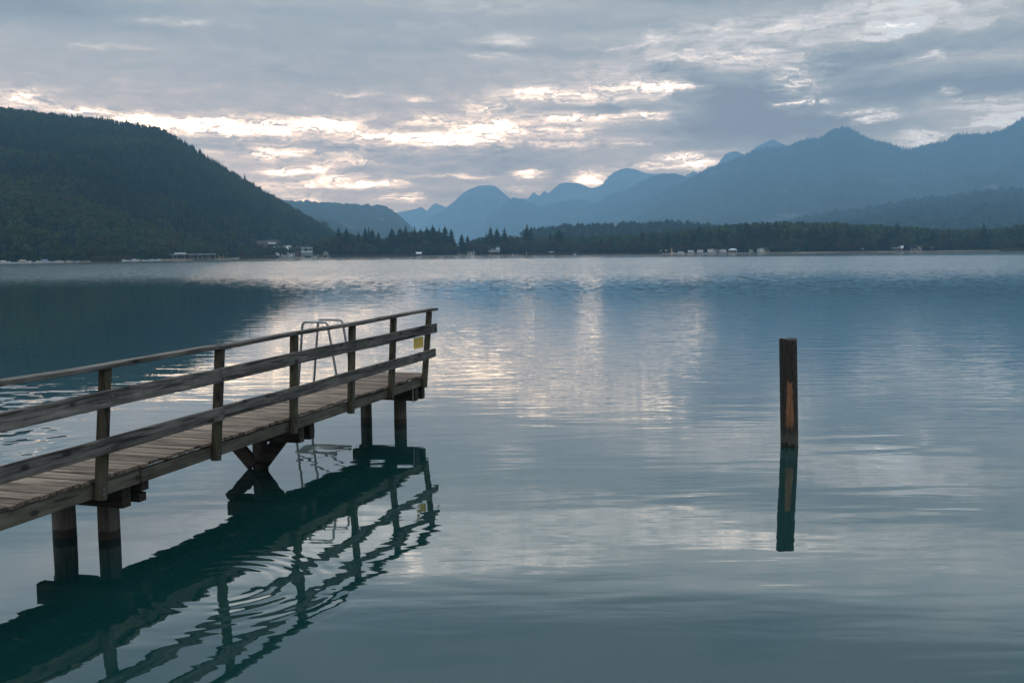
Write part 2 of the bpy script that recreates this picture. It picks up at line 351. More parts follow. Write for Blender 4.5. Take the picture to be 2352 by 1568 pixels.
M['mtnrock'] = mountain_mat('rocky_mountain', (.03, .045, .045), (.10, .11, .11), .42, .0022)
# ground
m, g = mat('lake_shore_ground'); p = g.n('ShaderNodeNewGeometry').outputs['Position']
a = g.noise(p, .05, 5, .6).outputs['Fac']; b = g.noise(p, 1.5, 5, .6).outputs['Fac']
c = g.mix(g.smooth(a, .42, .58), (.045, .060, .025), (.10, .085, .055))
c = g.mix(g.smooth(b, .4, .7, 0, .4), c, (.16, .14, .11))
z = g.sep(p)[2]; c = g.mix(g.smooth(z, .5, .15), c, (.20, .17, .13))
fin(g, c, .95, .1); M['ground'] = m

# ---------------------------------------------------------------- water
m, g = mat('lake_water')
pos = g.n('ShaderNodeNewGeometry').outputs['Position']; px_, py_, pz_ = g.sep(pos)
P2 = g.comb(px_, py_, 0.)
DIST = g.v('LENGTH', P2)
# height field in metres of the near, calm water
def nz(sx, sy, det=3, rough=.5, off=0.):
    return g.noise(g.v('ADD', g.v('MULTIPLY', P2, (sx, sy, 1.)), (off, off * 1.7, 0.)), 1.0, det, rough, .4).outputs['Fac']
patch = g.noise(g.v('MULTIPLY', P2, (.10, .22, 1.)), 1., 3, .55).outputs['Fac']
patchk = g.smooth(patch, .38, .66, .35, 1.7)
h = g.m('MULTIPLY', nz(.5, 1.5, 1), .0055)
h = g.m('ADD', h, g.m('MULTIPLY', nz(1.3, 4.2, 1, .5, 9.), .0011))
h = g.m('ADD', h, g.m('MULTIPLY', g.m('MULTIPLY', nz(4., 10., 2, .5, 31.), .00022), patchk))
h = g.m('ADD', h, g.m('MULTIPLY', g.m('MULTIPLY', nz(.7, 4.6, 2, .5, 57.), g.m('MULTIPLY', g.smooth(DIST, 12., 26., 0.0006, .0075), g.smooth(px_, -9., 1., .12, 1.))), g.smooth(DIST, 90., 40., 0., 1.)))
def rings(cx, cy, wl, amp, r0, r1, r2, r3, sk=1.0):
    q = g.v('SUBTRACT', P2, (cx, cy, 0.)); wob = g.noise(P2, .9, 2, .5).outputs['Fac']
    r = g.m('ADD', g.v('LENGTH', g.v('MULTIPLY', q, (1., sk, 1.))), g.m('MULTIPLY', wob, wl * 1.2))
    s = g.m('SINE', g.m('MULTIPLY', r, 2 * math.pi / wl))
    e = g.m('MULTIPLY', g.smooth(r, r0, r1), g.smooth(r, r3, r2))
    e = g.m('MULTIPLY', e, g.smooth(g.noise(P2, 1.3, 2, .5).outputs['Fac'], .38, .6, .1, 1.2))
    return g.m('MULTIPLY', g.m('MULTIPLY', s, e), amp)
rc = at(505, 1345)
h = g.m('ADD', h, rings(rc[0], rc[1], .15, .00055, .25, .6, .8, 1.5))
h = g.m('ADD', h, rings(-24., 9., 1.15, .020, 11., 14.5, 17.0, 19.5))
bump = g.n('ShaderNodeBump', {'Strength': 1.0, 'Distance': 1.0, 'Height': h}).outputs[0]
# wind ripple farther out: slope statistics given straight to the normal
A1 = g.m('MULTIPLY', g.smooth(DIST, 24., 85., .0, .016), g.smooth(px_, -16., 0., .45, 1.))
lb = g.noise(g.v('MULTIPLY', P2, (.015, .03, 1.)), 1., 4, .6).outputs['Fac']
DIST2 = g.m('ADD', DIST, g.m('MULTIPLY', g.m('SUBTRACT', lb, .5), 35.))
A2 = g.m('MULTIPLY', g.smooth(DIST2, 58., 165., .0, .17), g.smooth(px_, -14., 10., .8, 1.))
calm = g.smooth(DIST, 395., 330., .02, 1.)
bandn = g.noise(g.v('MULTIPLY', P2, (.012, .05, 1.)), 1., 4, .6).outputs['Fac']
AMP = g.m('MULTIPLY', g.m('ADD', A1, A2), g.m('MULTIPLY', calm, g.smooth(bandn, .3, .7, .85, 1.15)))
AMP = g.m('MULTIPLY', AMP, g.smooth(nz(1.1, .28, 3, .6, 77.), .3, .7, .5, 1.5))
nA = g.noise(g.v('MULTIPLY', P2, (1.1, 3.2, 1.)), 1., 3, .6).outputs['Color']
nB = g.noise(g.v('MULTIPLY', P2, (2.4, 1.7, 1.)), 1., 3, .6).outputs['Color']
sl = g.v('SUBTRACT', g.v('ADD', g.sc(nA, .5), g.sc(nB, .5)), (.5, .5, 0.))
sl = g.v('MULTIPLY', sl, (2.2, 5.0, 0.))
nC = g.noise(g.v('MULTIPLY', P2, (2.2, .7, 1.)), 1., 3, .65).outputs['Color']
slc = g.v('MULTIPLY', g.v('SUBTRACT', nC, (.5, .5, .5)), (.5, 1., 0.))
sl = g.v('ADD', sl, g.v('SCALE_', slc, None)) if False else g.v('ADD', sl, g.sc(slc, 1.3))
slv = g.v('ADD', g.sc(sl, AMP), g.sc((0., -1., 0.), g.m('MULTIPLY', g.m('MULTIPLY', A2, calm), .36)))
NN = g.v('NORMALIZE', g.v('ADD', bump, slv))
ffac = g.n('ShaderNodeFresnel', {'IOR': 1.333, 'Normal': NN}).outputs[0]
ffac = g.m('POWER', ffac, .53, clamp=True)
body = g.n('ShaderNodeBsdfDiffuse', {0: (.004, .034, .034), 1: 0.})
rough = g.smooth(DIST, 60., 130., .0, .10)
gl = g.n('ShaderNodeBsdfGlossy', {0: (.91, .96, .97), 1: rough, 'Normal': NN})
mx = g.n('ShaderNodeMixShader', {0: ffac, 1: body.outputs[0], 2: gl.outputs[0]})
g.n('ShaderNodeOutputMaterial', {0: mx.outputs[0]})
M['water'] = m

# ================================================================ SETTING
SHORE = [(-2500, 330), (-900, 330), (-300, 380), (0, 410), (300, 470), (560, 560), (700, 640), (1200, 720), (1400, 690), (1560, 640), (1900, 660), (2352, 740), (2700, 780), (5000, 800)]
_sa = np.array([az_of(p) if -1200 < p < 3500 else math.copysign(1.2, p) for p, _ in SHORE]); _sr = np.array([r for _, r in SHORE], float)
def shore_r(a):                                   # radius of the far shoreline at azimuth a; close behind the camera
    a = np.asarray(a, float)
    r = np.interp(a, _sa, _sr) + 4 * np.sin(a * 60) + 3 * np.sin(a * 171 + 1)
    k = np.clip((np.abs(a) - 1.25) / .75, 0, 1)
    return r * (1 - k) ** 2 + 9.0 * (1 - (1 - k) ** 2)
def ground_z(a, r):
    d = r - shore_r(a); far = np.clip(d, 0, None)
    return np.where(d < 0, np.maximum(-3.0, d * .12), .25 + np.minimum(far * .016, 9.0))
def gz_at(x, y): return float(ground_z(math.atan2(x, y), math.hypot(x, y)))
aa = np.linspace(-math.pi, math.pi, 721)
dd = np.array([-60, -25, -10, -3, -.5, .05, 1.5, 6, 20, 60, 150, 400, 1200, 4000, 26000.])
Vg = []
for a in aa:
    rs = float(shore_r(a)); ks = min(1.0, rs / 330)
    for d in dd:
        r = max(.5, rs + d * (ks if d < 0 else 1)); zz = float(ground_z(a, rs + (d * ks if d < 0 else d)))
        if d == -.5: zz = -.06
        if d == .05: zz = .02
        if d == -60: zz = -3.0
        Vg.append((math.sin(a) * r, math.cos(a) * r, zz))
nr = len(dd)
Fg = [(i * nr + j, i * nr + j + 1, (i + 1) * nr + j + 1, (i + 1) * nr + j) for i in range(len(aa) - 1) for j in range(nr - 1)]
Vg.append((0, 0, -3.0)); c0 = len(Vg) - 1
me = bpy.data.meshes.new('ground'); me.from_pydata(Vg, [], Fg + [(c0, i * nr, (i + 1) * nr) for i in range(len(aa) - 1)]); me.materials.append(M['ground'])
tag(link('ground', me), kind='structure')
me = bpy.data.meshes.new('lake_water')
ww = [(math.sin(a) * 2200, math.cos(a) * 2200, 0) for a in np.linspace(0, 2 * math.pi, 64, endpoint=False)]
me.from_pydata(ww[::-1], [], [tuple(range(64))]); me.materials.append(M['water']); tag(link('water', me), kind='structure')

def cresth(pts, Dm, n, x0=None, x1=None):
    xs = np.linspace(pts[0][0] if x0 is None else x0, pts[-1][0] if x1 is None else x1, n)
    px = np.array([p[0] for p in pts], float); py = np.array([p[1] for p in pts], float)
    ys = np.interp(xs, px, py)
    k = np.hanning(5); k /= k.sum(); ys = np.convolve(np.pad(ys, 2, 'edge'), k, 'valid')
    az = np.zeros(n); hz = np.zeros(n)
    for i, (x, y) in enumerate(zip(xs, ys)):
        a, e = azel(x, y); az[i] = math.radians(a); hz[i] = CAMH + Dm * math.tan(math.radians(e))
    return az, hz
RIDGES = {}
def ridge(name, pts, Dm, front, back, mt, n=260, amp=.10, gs=.0016, z0=0., prof=1.15, rows=46, crest_amp=0.0, foot=None):
    az, hz = cresth(pts, Dm, n)
    ts = np.concatenate([np.linspace(0, 1, rows), 1 + np.linspace(.08, 1, 14)])
    A, T = np.meshgrid(az, ts, indexing='ij'); Hc = np.repeat(hz[:, None], len(ts), 1)
    r = np.where(T <= 1, Dm - front * (1 - T), Dm + back * (T - 1))
    if foot is not None: f_ = foot(A); r = np.where(T <= 1, f_ + (Dm - f_) * T, r)
    x = np.sin(A) * r; y = np.cos(A) * r
    base = np.where(T <= 1, np.clip(T, 0, 1) ** prof, np.clip(2 - T, 0, 1) ** 1.1)
    u = A * Dm * gs; w = r * gs
    gul = fbm(u * 2.2 + 3, w * .7 + 9, 6, .55)
    zz = z0 + (Hc - z0) * base + (Hc - z0) * amp * gul * np.clip(np.minimum(T, 1) * (1 - np.clip(T, 0, 1)) * 4, 0, 1)
    if crest_amp: zz = zz + crest_amp * fbm(u * 60, w * 60, 3) * np.clip(T * 2, 0, 1)
    V = np.stack([x, y, zz], -1).reshape(-1, 3); m_ = len(ts)
    i, j = np.meshgrid(np.arange(n - 1), np.arange(m_ - 1), indexing='ij'); b = (i * m_ + j).ravel()
    Fq = np.stack([b, b + 1, b + m_ + 1, b + m_], -1)
    me = raw_mesh(name, V, Fq[:, ::-1], [mt], smooth=True); o = tag(link(name, me), kind='structure')
    RIDGES[o.name] = (az, ts, V.reshape(n, m_, 3))
    return o.name
def on_ridge(key, ia, it):                        # bilinear point on a ridge
    az, ts, V = RIDGES[key]; n, m_, _ = V.shape
    i = np.clip(ia, 0, n - 1.001); j = np.clip(it, 0, m_ - 1.001); i0 = i.astype(int); j0 = j.astype(int); fi = (i - i0)[:, None]; fj = (j - j0)[:, None]
    return (V[i0, j0] * (1 - fi) + V[i0 + 1, j0] * fi) * (1 - fj) + (V[i0, j0 + 1] * (1 - fi) + V[i0 + 1, j0 + 1] * fi) * fj

L0 = [(-700, 270), (-400, 250), (-200, 245), (0, 258), (60, 267), (150, 277), (230, 283), (300, 294), (370, 306), (420, 334), (455, 356), (520, 398), (570, 428), (640, 470), (700, 503), (745, 530), (790, 560), (830, 580)]
left_hill = ridge('hill', L0, 1150, 640, 700, M['farforest'], n=240, amp=.07, gs=.006, z0=-1.0, prof=1.0, foot=lambda A: shore_r(A) + 8 + 62 * np.clip((A - az_of(520)) / (az_of(620) - az_of(520)), 0, 1) * np.clip((az_of(830) - A) / (az_of(830) - az_of(740)), .3, 1))
ridge('hill', [(500, 470), (640, 459), (700, 461), (760, 465), (830, 470), (880, 472), (905, 485), (930, 507), (945, 522), (970, 545), (1000, 575)], 3600, 1500, 1500, M['mtn'], n=220, amp=.05, gs=.002, crest_amp=7)
ridge('hill', [(560, 500), (640, 500), (700, 500), (745, 503), (775, 506), (800, 519), (835, 537), (870, 560), (900, 580)], 2500, 700, 700, M['mtn'], n=200, amp=.04, gs=.004, crest_amp=8)
ridge('mountain', [(780, 530), (850, 500), (905, 489), (935, 484), (955, 480), (968, 475), (980, 484), (992, 472), (1000, 467), (1015, 472), (1040, 482), (1080, 500), (1130, 540)], 10000, 1500, 500, M['mtnrock'], n=300, amp=.2, gs=.0018, crest_amp=3)
ridge('mountain', [(860, 540), (915, 510), (950, 496), (990, 489), (1040, 487), (1080, 505), (1120, 540)], 9300, 1500, 500, M['mtnrock'], n=300, amp=.2, gs=.0018, crest_amp=3)
ridge('mountain', [(930, 570), (960, 530), (975, 512), (1000, 491), (1020, 480), (1040, 465), (1058, 448), (1075, 436), (1100, 427), (1125, 425), (1138, 428), (1150, 438), (1165, 450), (1185, 468), (1210, 485), (1250, 508), (1300, 530), (1360, 560)], 8000, 2000, 800, M['mtnrock'], n=300, amp=.28, gs=.0018, crest_amp=3)
ridge('mountain', [(1120, 500), (1165, 458), (1195, 456), (1213, 456), (1226, 440), (1233, 448), (1240, 450), (1250, 438), (1260, 446), (1270, 452), (1320, 500)], 9600, 1500, 500, M['mtnrock'], n=300, amp=.2, gs=.0018, crest_amp=3)
ridge('mountain', [(1140, 520), (1190, 462), (1220, 458), (1243, 450), (1262, 442), (1285, 422), (1300, 419), (1330, 421), (1355, 432), (1375, 429), (1385, 422), (1395, 408), (1408, 397), (1425, 389), (1440, 386), (1460, 389), (1480, 397), (1500, 400), (1530, 398), (1555, 404), (1580, 412), (1640, 440), (1720, 480)], 9000, 2500, 700, M['mtnrock'], n=380, amp=.3, gs=.0018, crest_amp=3)
ridge('mountain', [(1540, 440), (1560, 415), (1580, 400), (1592, 393), (1600, 396), (1615, 404), (1640, 390), (1652, 372), (1665, 356), (1675, 350), (1692, 348), (1702, 352), (1715, 360), (1735, 338), (1760, 326), (1775, 320), (1790, 327), (1815, 338), (1860, 370), (1920, 420)], 7600, 1600, 900, M['mtnrock'], n=380, amp=.2, gs=.0018, crest_amp=3)
ridge('mountain', [(1020, 575), (1080, 535), (1115, 505), (1140, 484), (1160, 466), (1178, 453), (1195, 456), (1215, 464), (1245, 474), (1275, 466), (1310, 458), (1340, 458), (1362, 467), (1400, 470), (1460, 500), (1540, 540), (1600, 575)], 7000, 2000, 900, M['mtn'], n=280, amp=.12, gs=.0014, crest_amp=6)
ridge('mountain', [(1240, 560), (1330, 480), (1370, 467), (1395, 450), (1425, 440), (1450, 430), (1470, 418), (1495, 405), (1520, 400), (1545, 398), (1565, 401), (1590, 412), (1612, 424), (1660, 450), (1740, 500)], 6500, 2000, 1000, M['mtn'], n=280, amp=.12, gs=.0014, crest_amp=6)
L6 = [(1180, 578), (1250, 545), (1300, 528), (1350, 512), (1400, 496), (1450, 480), (1500, 458), (1560, 427), (1600, 404), (1612, 396), (1630, 387), (1670, 376), (1700, 362), (1730, 348), (1760, 340), (1790, 339), (1815, 335), (1835, 326), (1855, 321), (1885, 318), (1900, 307), (1915, 297), (1930, 293), (1950, 295), (1965, 302), (1985, 315), (2005, 324), (2035, 329), (2060, 338), (2080, 345), (2100, 343), (2125, 335), (2150, 330), (2175, 325), (2190, 313), (2220, 309), (2260, 309), (2285, 306), (2310, 297), (2330, 285), (2350, 272), (2400, 255), (2500, 245), (2800, 240)]
big = ridge('mountain', L6, 5600, 2900, 1500, M['mtn'], n=620, amp=.13, gs=.0022, crest_amp=9, rows=80)
ridge('hill', [(1500, 560), (1700, 528), (1800, 505), (1880, 492), (1960, 480), (2060, 462), (2150, 450), (2250, 440), (2352, 428), (2800, 400)], 4300, 1500, 1500, M['mtn'], n=260, amp=.06, gs=.002, crest_amp=6)
L7 = [(1640, 562), (1750, 535), (1830, 516), (1900, 502), (1980, 490), (2060, 476), (2140, 466), (2180, 463), (2250, 451), (2352, 444), (2500, 436), (2900, 430)]
low_hill = ridge('hill', L7, 3000, 1500, 1500, M['farforest'], n=300, amp=.10, gs=.004, z0=2)
L8 = [(1150, 560), (1230, 536), (1300, 528), (1420, 524), (1500, 519), (1560, 519), (1640, 526), (1760, 534), (2000, 545), (2400, 550)]
wood_rise = ridge('hill', L8, 1350, 420, 600, M['farforest'], n=220, amp=.05, gs=.006, z0=2)

# ---------------------------------------------------------------- trees
def conifer(seed, h=1.0, r=.17, levels=13, per=8, rag=.35, start=.08, flat=False):
    rs = np.random.RandomState(seed); V = []; T = []; K = []
    for l in range(levels):
        t = (l + rs.rand() * .7) / levels; z = start * h + (1 - start) * h * t
        rad = r * ((1 - t) ** .78 * 1.0 + .03) * (1 if not flat else (.55 + .45 * math.sin(t * 3)))
        for k in range(per if l < levels - 2 else max(3, per // 2)):
            a = 2 * math.pi * (k + rs.rand()) / per; L = rad * (1 + rag * (rs.rand() * 2 - 1)); wd = L * (.28 + .2 * rs.rand()) + .012 * h
            ca, sa = math.cos(a), math.sin(a); dr = L * (.30 + .25 * rs.rand()); b = len(V); dz = .03 * h * rs.rand()
            V += [(0, 0, z + dz + .022 * h), (ca * L * .55 - sa * wd, sa * L * .55 + ca * wd, z - dr * .6), (ca * L, sa * L, z - dr * .75), (ca * L * .55 + sa * wd, sa * L * .55 - ca * wd, z - dr * .6)]
            T += [(b, b + 1, b + 2), (b, b + 2, b + 3)]; q = rs.rand() * .7 + .15; K += [q, q, min(1, q + .15), q]
    b = len(V); V += [(math.cos(q) * r * .5, math.sin(q) * r * .5, start * h) for q in np.arange(6) * math.pi / 3] + [(0, 0, h * .93)]
    T += [(b + q, b + (q + 1) % 6, b + 6) for q in range(6)]; K += [.12] * 7
    b = len(V); V += [(-.008 * h, 0, h * .9), (.008 * h, 0, h * .9), (0, 0, h * 1.03)]; T.append((b, b + 1, b + 2)); K += [.4] * 3
    return np.array(V), np.array(T), np.array(K)
def broadleaf(seed, h=1.0, w=.8, n=260, leaf=.055, base=.12):
    rs = np.random.RandomState(seed); nb_ = 9
    cs = np.stack([rs.uniform(-.28, .28, nb_) * w, rs.uniform(-.28, .28, nb_) * w, h * (base + (1 - base) * rs.uniform(.28, .80, nb_))], 1)
    cs[0] = (0, 0, h * .78); rr = rs.uniform(.17, .28, nb_) * h * (.6 + .4 * w)
    V = []; T = []; K = []
    for i in range(n):
        c = rs.randint(nb_); d = rs.normal(size=3); d /= np.linalg.norm(d); q = rs.rand() ** .45
        p = cs[c] + d * rr[c] * q * np.array([1, 1, .85]); p[2] = min(max(p[2], base * h * .6), h)
        a = rs.normal(size=3) + d * .6; a /= np.linalg.norm(a); u = np.cross(a, rs.normal(size=3)); u /= np.linalg.norm(u); v = np.cross(a, u)
        s = leaf * h * (.6 + .8 * rs.rand()); b = len(V)
        V += [p + u * s, p + v * s * .8 - u * s * .4, p - u * s * .8, p - v * s * .8]
        T += [(b, b + 1, b + 2), (b, b + 2, b + 3)]; K += [float(np.clip(.25 + .5 * rs.rand() + .12 * (c % 3 - 1), 0, 1))] * 4
    return np.array(V), np.array(T), np.array(K)
def trunk_mb(h, r, z0=0., limbs=0, seed=0, top=.8):
    rnd = random.Random(seed); mb = MB()
    mb.tube([(0, 0, -.5), (0.01 * h, 0, h * .3), (0, .01 * h, h * top)], [r * 1.25, r, r * .3], 7)
    for k in range(limbs):
        a = rnd.random() * 6.28; z = h * rnd.uniform(.25, .5); L = h * rnd.uniform(.2, .33)
        mb.tube([(0, 0, z), (math.cos(a) * L * .5, math.sin(a) * L * .5, z + L * .5), (math.cos(a) * L, math.sin(a) * L, z + L * 1.1)], [r * .5, r * .35, r * .12], 5)
    return mb
def forest(name, pts, hs, kinds, variants, mt, tint_add, label, cat='forest'):
    """many small trees merged into one mesh; far-off woodland nobody could count"""
    Vs = []; Ts = []; Ks = []; off = 0; rs = np.random.RandomState(5)
    for p, h, k, ta in zip(pts, hs, kinds, tint_add):
        v, t, kk = variants[k]; a = rs.rand() * 6.283; ca, sa = math.cos(a), math.sin(a); sx = h * rs.uniform(.85, 1.2)
        vv = np.empty_like(v); vv[:, 0] = (v[:, 0] * ca - v[:, 1] * sa) * sx; vv[:, 1] = (v[:, 0] * sa + v[:, 1] * ca) * sx; vv[:, 2] = v[:, 2] * h
        Vs.append(vv + p); Ts.append(t + off); Ks.append(np.clip(kk * .35 + ta, 0, 1)); off += len(v)
    o = link(name, raw_mesh(name, np.concatenate(Vs), np.concatenate(Ts), [mt], tint=np.concatenate(Ks)))
    return tag(o, label, cat, kind='stuff')
VAR = [conifer(1, levels=8, per=6, r=.24), conifer(2, levels=9, per=6, r=.20), conifer(3, levels=7, per=6, r=.23, rag=.5), broadleaf(4, n=96, leaf=.088, w=.9), broadleaf(5, n=90, leaf=.095, w=1.1), broadleaf(6, n=84, leaf=.09, w=.8)]
TINY = [conifer(11, levels=5, per=4, r=.22, start=.05), conifer(12, levels=5, per=4, r=.28, rag=.5, start=.05), broadleaf(13, n=16, leaf=.24, w=1.)]
# left hill: every visible bit of slope is covered with crowns
rs = np.random.RandomState(21); az0, ts0, _ = RIDGES[left_hill]; nT = 21000
ia = rs.uniform(70, 239, nT); it = 45 * rs.rand(nT) ** .8 + rs.rand(nT) * 1.6
pts = on_ridge(left_hill, ia, it)
mixn = fbm(pts[:, 0] * .012, pts[:, 1] * .012, 3) + rs.normal(size=nT) * .18
lowr = (ia > 190) * .25 + (it < 14) * .12
kinds = np.where(mixn + lowr > .16, 3 + rs.randint(0, 3, nT), rs.randint(0, 3, nT))
hs = rs.uniform(6.2, 10.5, nT) * np.where(kinds > 2, .85, 1.0) * (1 + (rs.rand(nT) > .985) * .45)
ta = np.where(kinds > 2, .42 + rs.rand(nT) * .30, .02 + rs.rand(nT) * .36) + (rs.rand(nT) > .985) * .28 * (kinds > 2)
forest('forest', pts - np.array([0, 0, 1.0]), hs, kinds, VAR, M['forest'], ta, 'dense mixed forest covering the whole left hill', 'forest')
# low dark hill on the right
nT = 9000; ia = rs.uniform(40, 299, nT); it = 45 * rs.rand(nT) ** .7; pts = on_ridge(low_hill, ia, np.clip(it, 0, 45.2))
forest('forest', pts - np.array([0, 0, 3.0]), rs.uniform(15, 27, nT), rs.randint(0, 3, nT), TINY, M['forest'], rs.rand(nT) * .5, 'dark forest on the low foothill at the far right', 'forest')
# wooded rise behind the middle of the shore
nT = 5200; ia = rs.uniform(10, 200, nT); it = 45 * rs.rand(nT) ** .5; pts = on_ridge(wood_rise, ia, np.clip(it, 0, 45.3))
forest('forest', pts - np.array([0, 0, 3.0]), rs.uniform(6, 13, nT), rs.randint(0, 3, nT), TINY, M['forest'], rs.rand(nT) * .5, 'hazy spruce forest on the low rise behind the middle of the far shore', 'forest')
# tree line on the crest of the big mountain
nT = 3000; ia = rs.uniform(60, 560, nT); pts = on_ridge(big, ia, 79 - np.abs(rs.normal(size=nT)) * 3.5)
forest('forest', pts - np.array([0, 0, 4.0]), rs.uniform(14, 26, nT), rs.randint(0, 2, nT), TINY[:2], M['forest'], rs.rand(nT) * .3, 'thin line of trees along the crest of the big blue mountain', 'forest')

# wood behind the shore trees
def top_profile(px):                              # height of the far tree line in picture columns (2352 wide)
    return np.interp(px, [700, 760, 800, 860, 905, 935, 1000, 1040, 1050, 1062, 1090, 1130, 1200, 1300, 1400, 1450, 1500, 1600, 1700, 1800, 1900, 2000, 2100, 2200, 2300, 2360, 2600],
                     [548, 536, 532, 545, 540, 530, 528, 545, 556, 556, 545, 538, 540, 541, 538, 535, 532, 522, 513, 510, 513, 517, 524, 528, 526, 515, 512])
def base_y(px): return 577 - .0095 * (px - CX) + 2.0
nT = 6500; pxs = rs.uniform(745, 2480, nT); dep = rs.uniform(25, 260, nT) ** 1.0
P3 = []; H3 = []
for x, dpt in zip(pxs, dep):
    a = az_of(x); r = float(shore_r(a)) + dpt; z = float(ground_z(a, r)); P3.append((math.sin(a) * r, math.cos(a) * r, z - .4))
    top = top_profile(x) + 3; H3.append(max(5, (CAMH + r * (577 - .0095 * (x - CX) - top) / FOC - z) * rs.uniform(.78, 1.06)))
k3 = np.where(rs.rand(nT) > np.where(np.array(pxs) > 1230, .68, .8), 3 + rs.randint(0, 3, nT), rs.randint(0, 3, nT))
keep = [i for i in range(nT) if not (1040 < pxs[i] < 1066 and rs.rand() < .8)]
forest('forest', [P3[i] for i in keep], [H3[i] for i in keep], k3[keep], VAR, M['forest'], np.where(k3 > 2, .45 + rs.rand(nT) * .3, rs.rand(nT) * .35)[keep], 'deep woodland standing behind the single trees of the far shore', 'forest')

# single trees along the far shore --------------------------------
CON = []
for i in range(6):
    v, t, k = conifer(31 + i, levels=22, per=9, r=[.15, .18, .13, .17, .2, .14][i], rag=.45, start=.06 if i != 4 else .2)
    CON.append((raw_mesh('spruce_crown', v, t, [M['spruce']], tint=k), i))
BRD = []
for i in range(4):
    v, t, k = broadleaf(51 + i, n=420, leaf=.05, w=[.8, 1.0, 1.2, .9][i]); BRD.append((v, t, k))
BRDM = {(i, c): raw_mesh('leafy_crown', *BRD[i][:2], [M[c]], tint=BRD[i][2]) for i in range(4) for c in ('decid', 'rust')}
tk_c = trunk_mb(1.0, .014, top=.95).build('tmp', M['bark']); tk_b = trunk_mb(1.0, .025, limbs=4, seed=3, top=.7).build('tmp', M['bark'])
TKC, TKB = tk_c.data, tk_b.data
for o in (tk_c, tk_b): bpy.data.objects.remove(o)
TKC.name = TKB.name = 'trunk'
def tree(kind, px, top, off, label, group=None, var=None, wide=1.0, color='decid', cat=None):
    a = az_of(px); r = float(shore_r(a)) + off; z = float(ground_z(a, r))
    h = CAMH + r * math.tan(math.radians(azel(px, top)[1])) - z
    i = random.randrange(6 if kind == 'spruce_tree' else 4) if var is None else var
    e = empty(kind, (math.sin(a) * r, math.cos(a) * r, z - .1), random.random() * 6.28, label, cat or ('spruce' if kind == 'spruce_tree' else 'tree'), group)
    k_ = 1.7 if kind == 'spruce_tree' else 1.1; e.scale = (h * wide * k_, h * wide * k_, h)
    cm = CON[i][0] if kind == 'spruce_tree' else BRDM[(i, color)]
    link('crown', cm, e); link('trunk', TKC if kind == 'spruce_tree' else TKB, e)
    return e
# named trees: (px, top, offset, label)
for px, top, off, wide, lab in [
    (779, 523, 22, 1.3, 'left of the two blunt dark spruces just left of the gap beside the rust tree'),
    (797, 525, 20, 1.35, 'right one of the two blunt dark spruces standing right of the rust tree'),
    (825, 531, 18, .9, 'shorter slim spruce at the left end of the row right of the first gap'),
    (840, 522, 20, .9, 'slim pointed spruce, second in the row right of the first gap'),
    (848, 521, 24, .75, 'thin spruce spire squeezed between two fuller spruces near the round bush'),
    (856, 526, 18, .9, 'pointed spruce right above the round olive bush on the shore'),
    (870, 532, 20, 1.0, 'lower spruce ending the first row, at the dip in the tree line'),
    (901, 524, 20, 1.1, 'bushy-topped spruce just right of the dip in the tree line'),
    (920, 523, 22, 1.1, 'broad spruce above the round reddish bush'),
    (933, 519, 24, 1.2, 'tall spruce at the left end of the tallest clump before the blue hill'),
    (953, 520, 22, .9, 'narrow tall spruce in front of the foot of the blue wooded hill'),
    (968, 524, 20, .9, 'lower spruce in the tall clump, right of the narrow one'),
    (981, 521, 18, 1.2, 'blunt-topped spruce in the middle of the tall clump'),
    (995, 517, 22, 1.0, 'tallest spruce of the clump above the small white roof on the bank'),
    (1010, 523, 20, .9, 'spruce just right of the tallest one in the clump'),
    (1023, 519, 24, .9, 'sharp-pointed spruce near the right end of the tall clump'),
    (1037, 525, 18, 1.0, 'last ragged spruce of the tall clump, beside the wide gap'),
    (1061, 537, 16, .9, 'lone slim spruce standing in the wide gap of the tree line'),
    (1074, 541, 18, .9, 'smaller lone spruce at the right side of the wide gap'),
    (1127, 520, 24, .85, 'tall narrow spruce rising over the houses right of the wide gap'),
    (1142, 524, 20, 1.0, 'spruce shoulder to shoulder with the tall narrow one over the houses'),
    (1159, 523, 20, 1.3, 'wide dark spruce right of the houses in the trees'),
    (1211, 515, 24, 1.1, 'tallest rag-topped spruce of the middle shore, above the white marker post'),
    (1220, 519, 26, .7, 'thin spruce beside the rag-topped tallest one'),
    (1264, 530, 20, .9, 'dark spruce left of the pair above the white boat roof'),
    (1276, 534, 18, .8, 'shorter slim spruce above the white boat roof'),
    (1285, 525, 20, 1.2, 'large dark spruce with tiered branches above the white boat roof'),
    (2058, 511, 26, 1.1, 'tallest dark spruce of the right-hand wood, below the low hill'),
    (2258, 513, 22, 1.5, 'wide dark spruce standing out at the far right shore')]:
    tree('spruce_tree', px, top, off, lab, wide=wide)
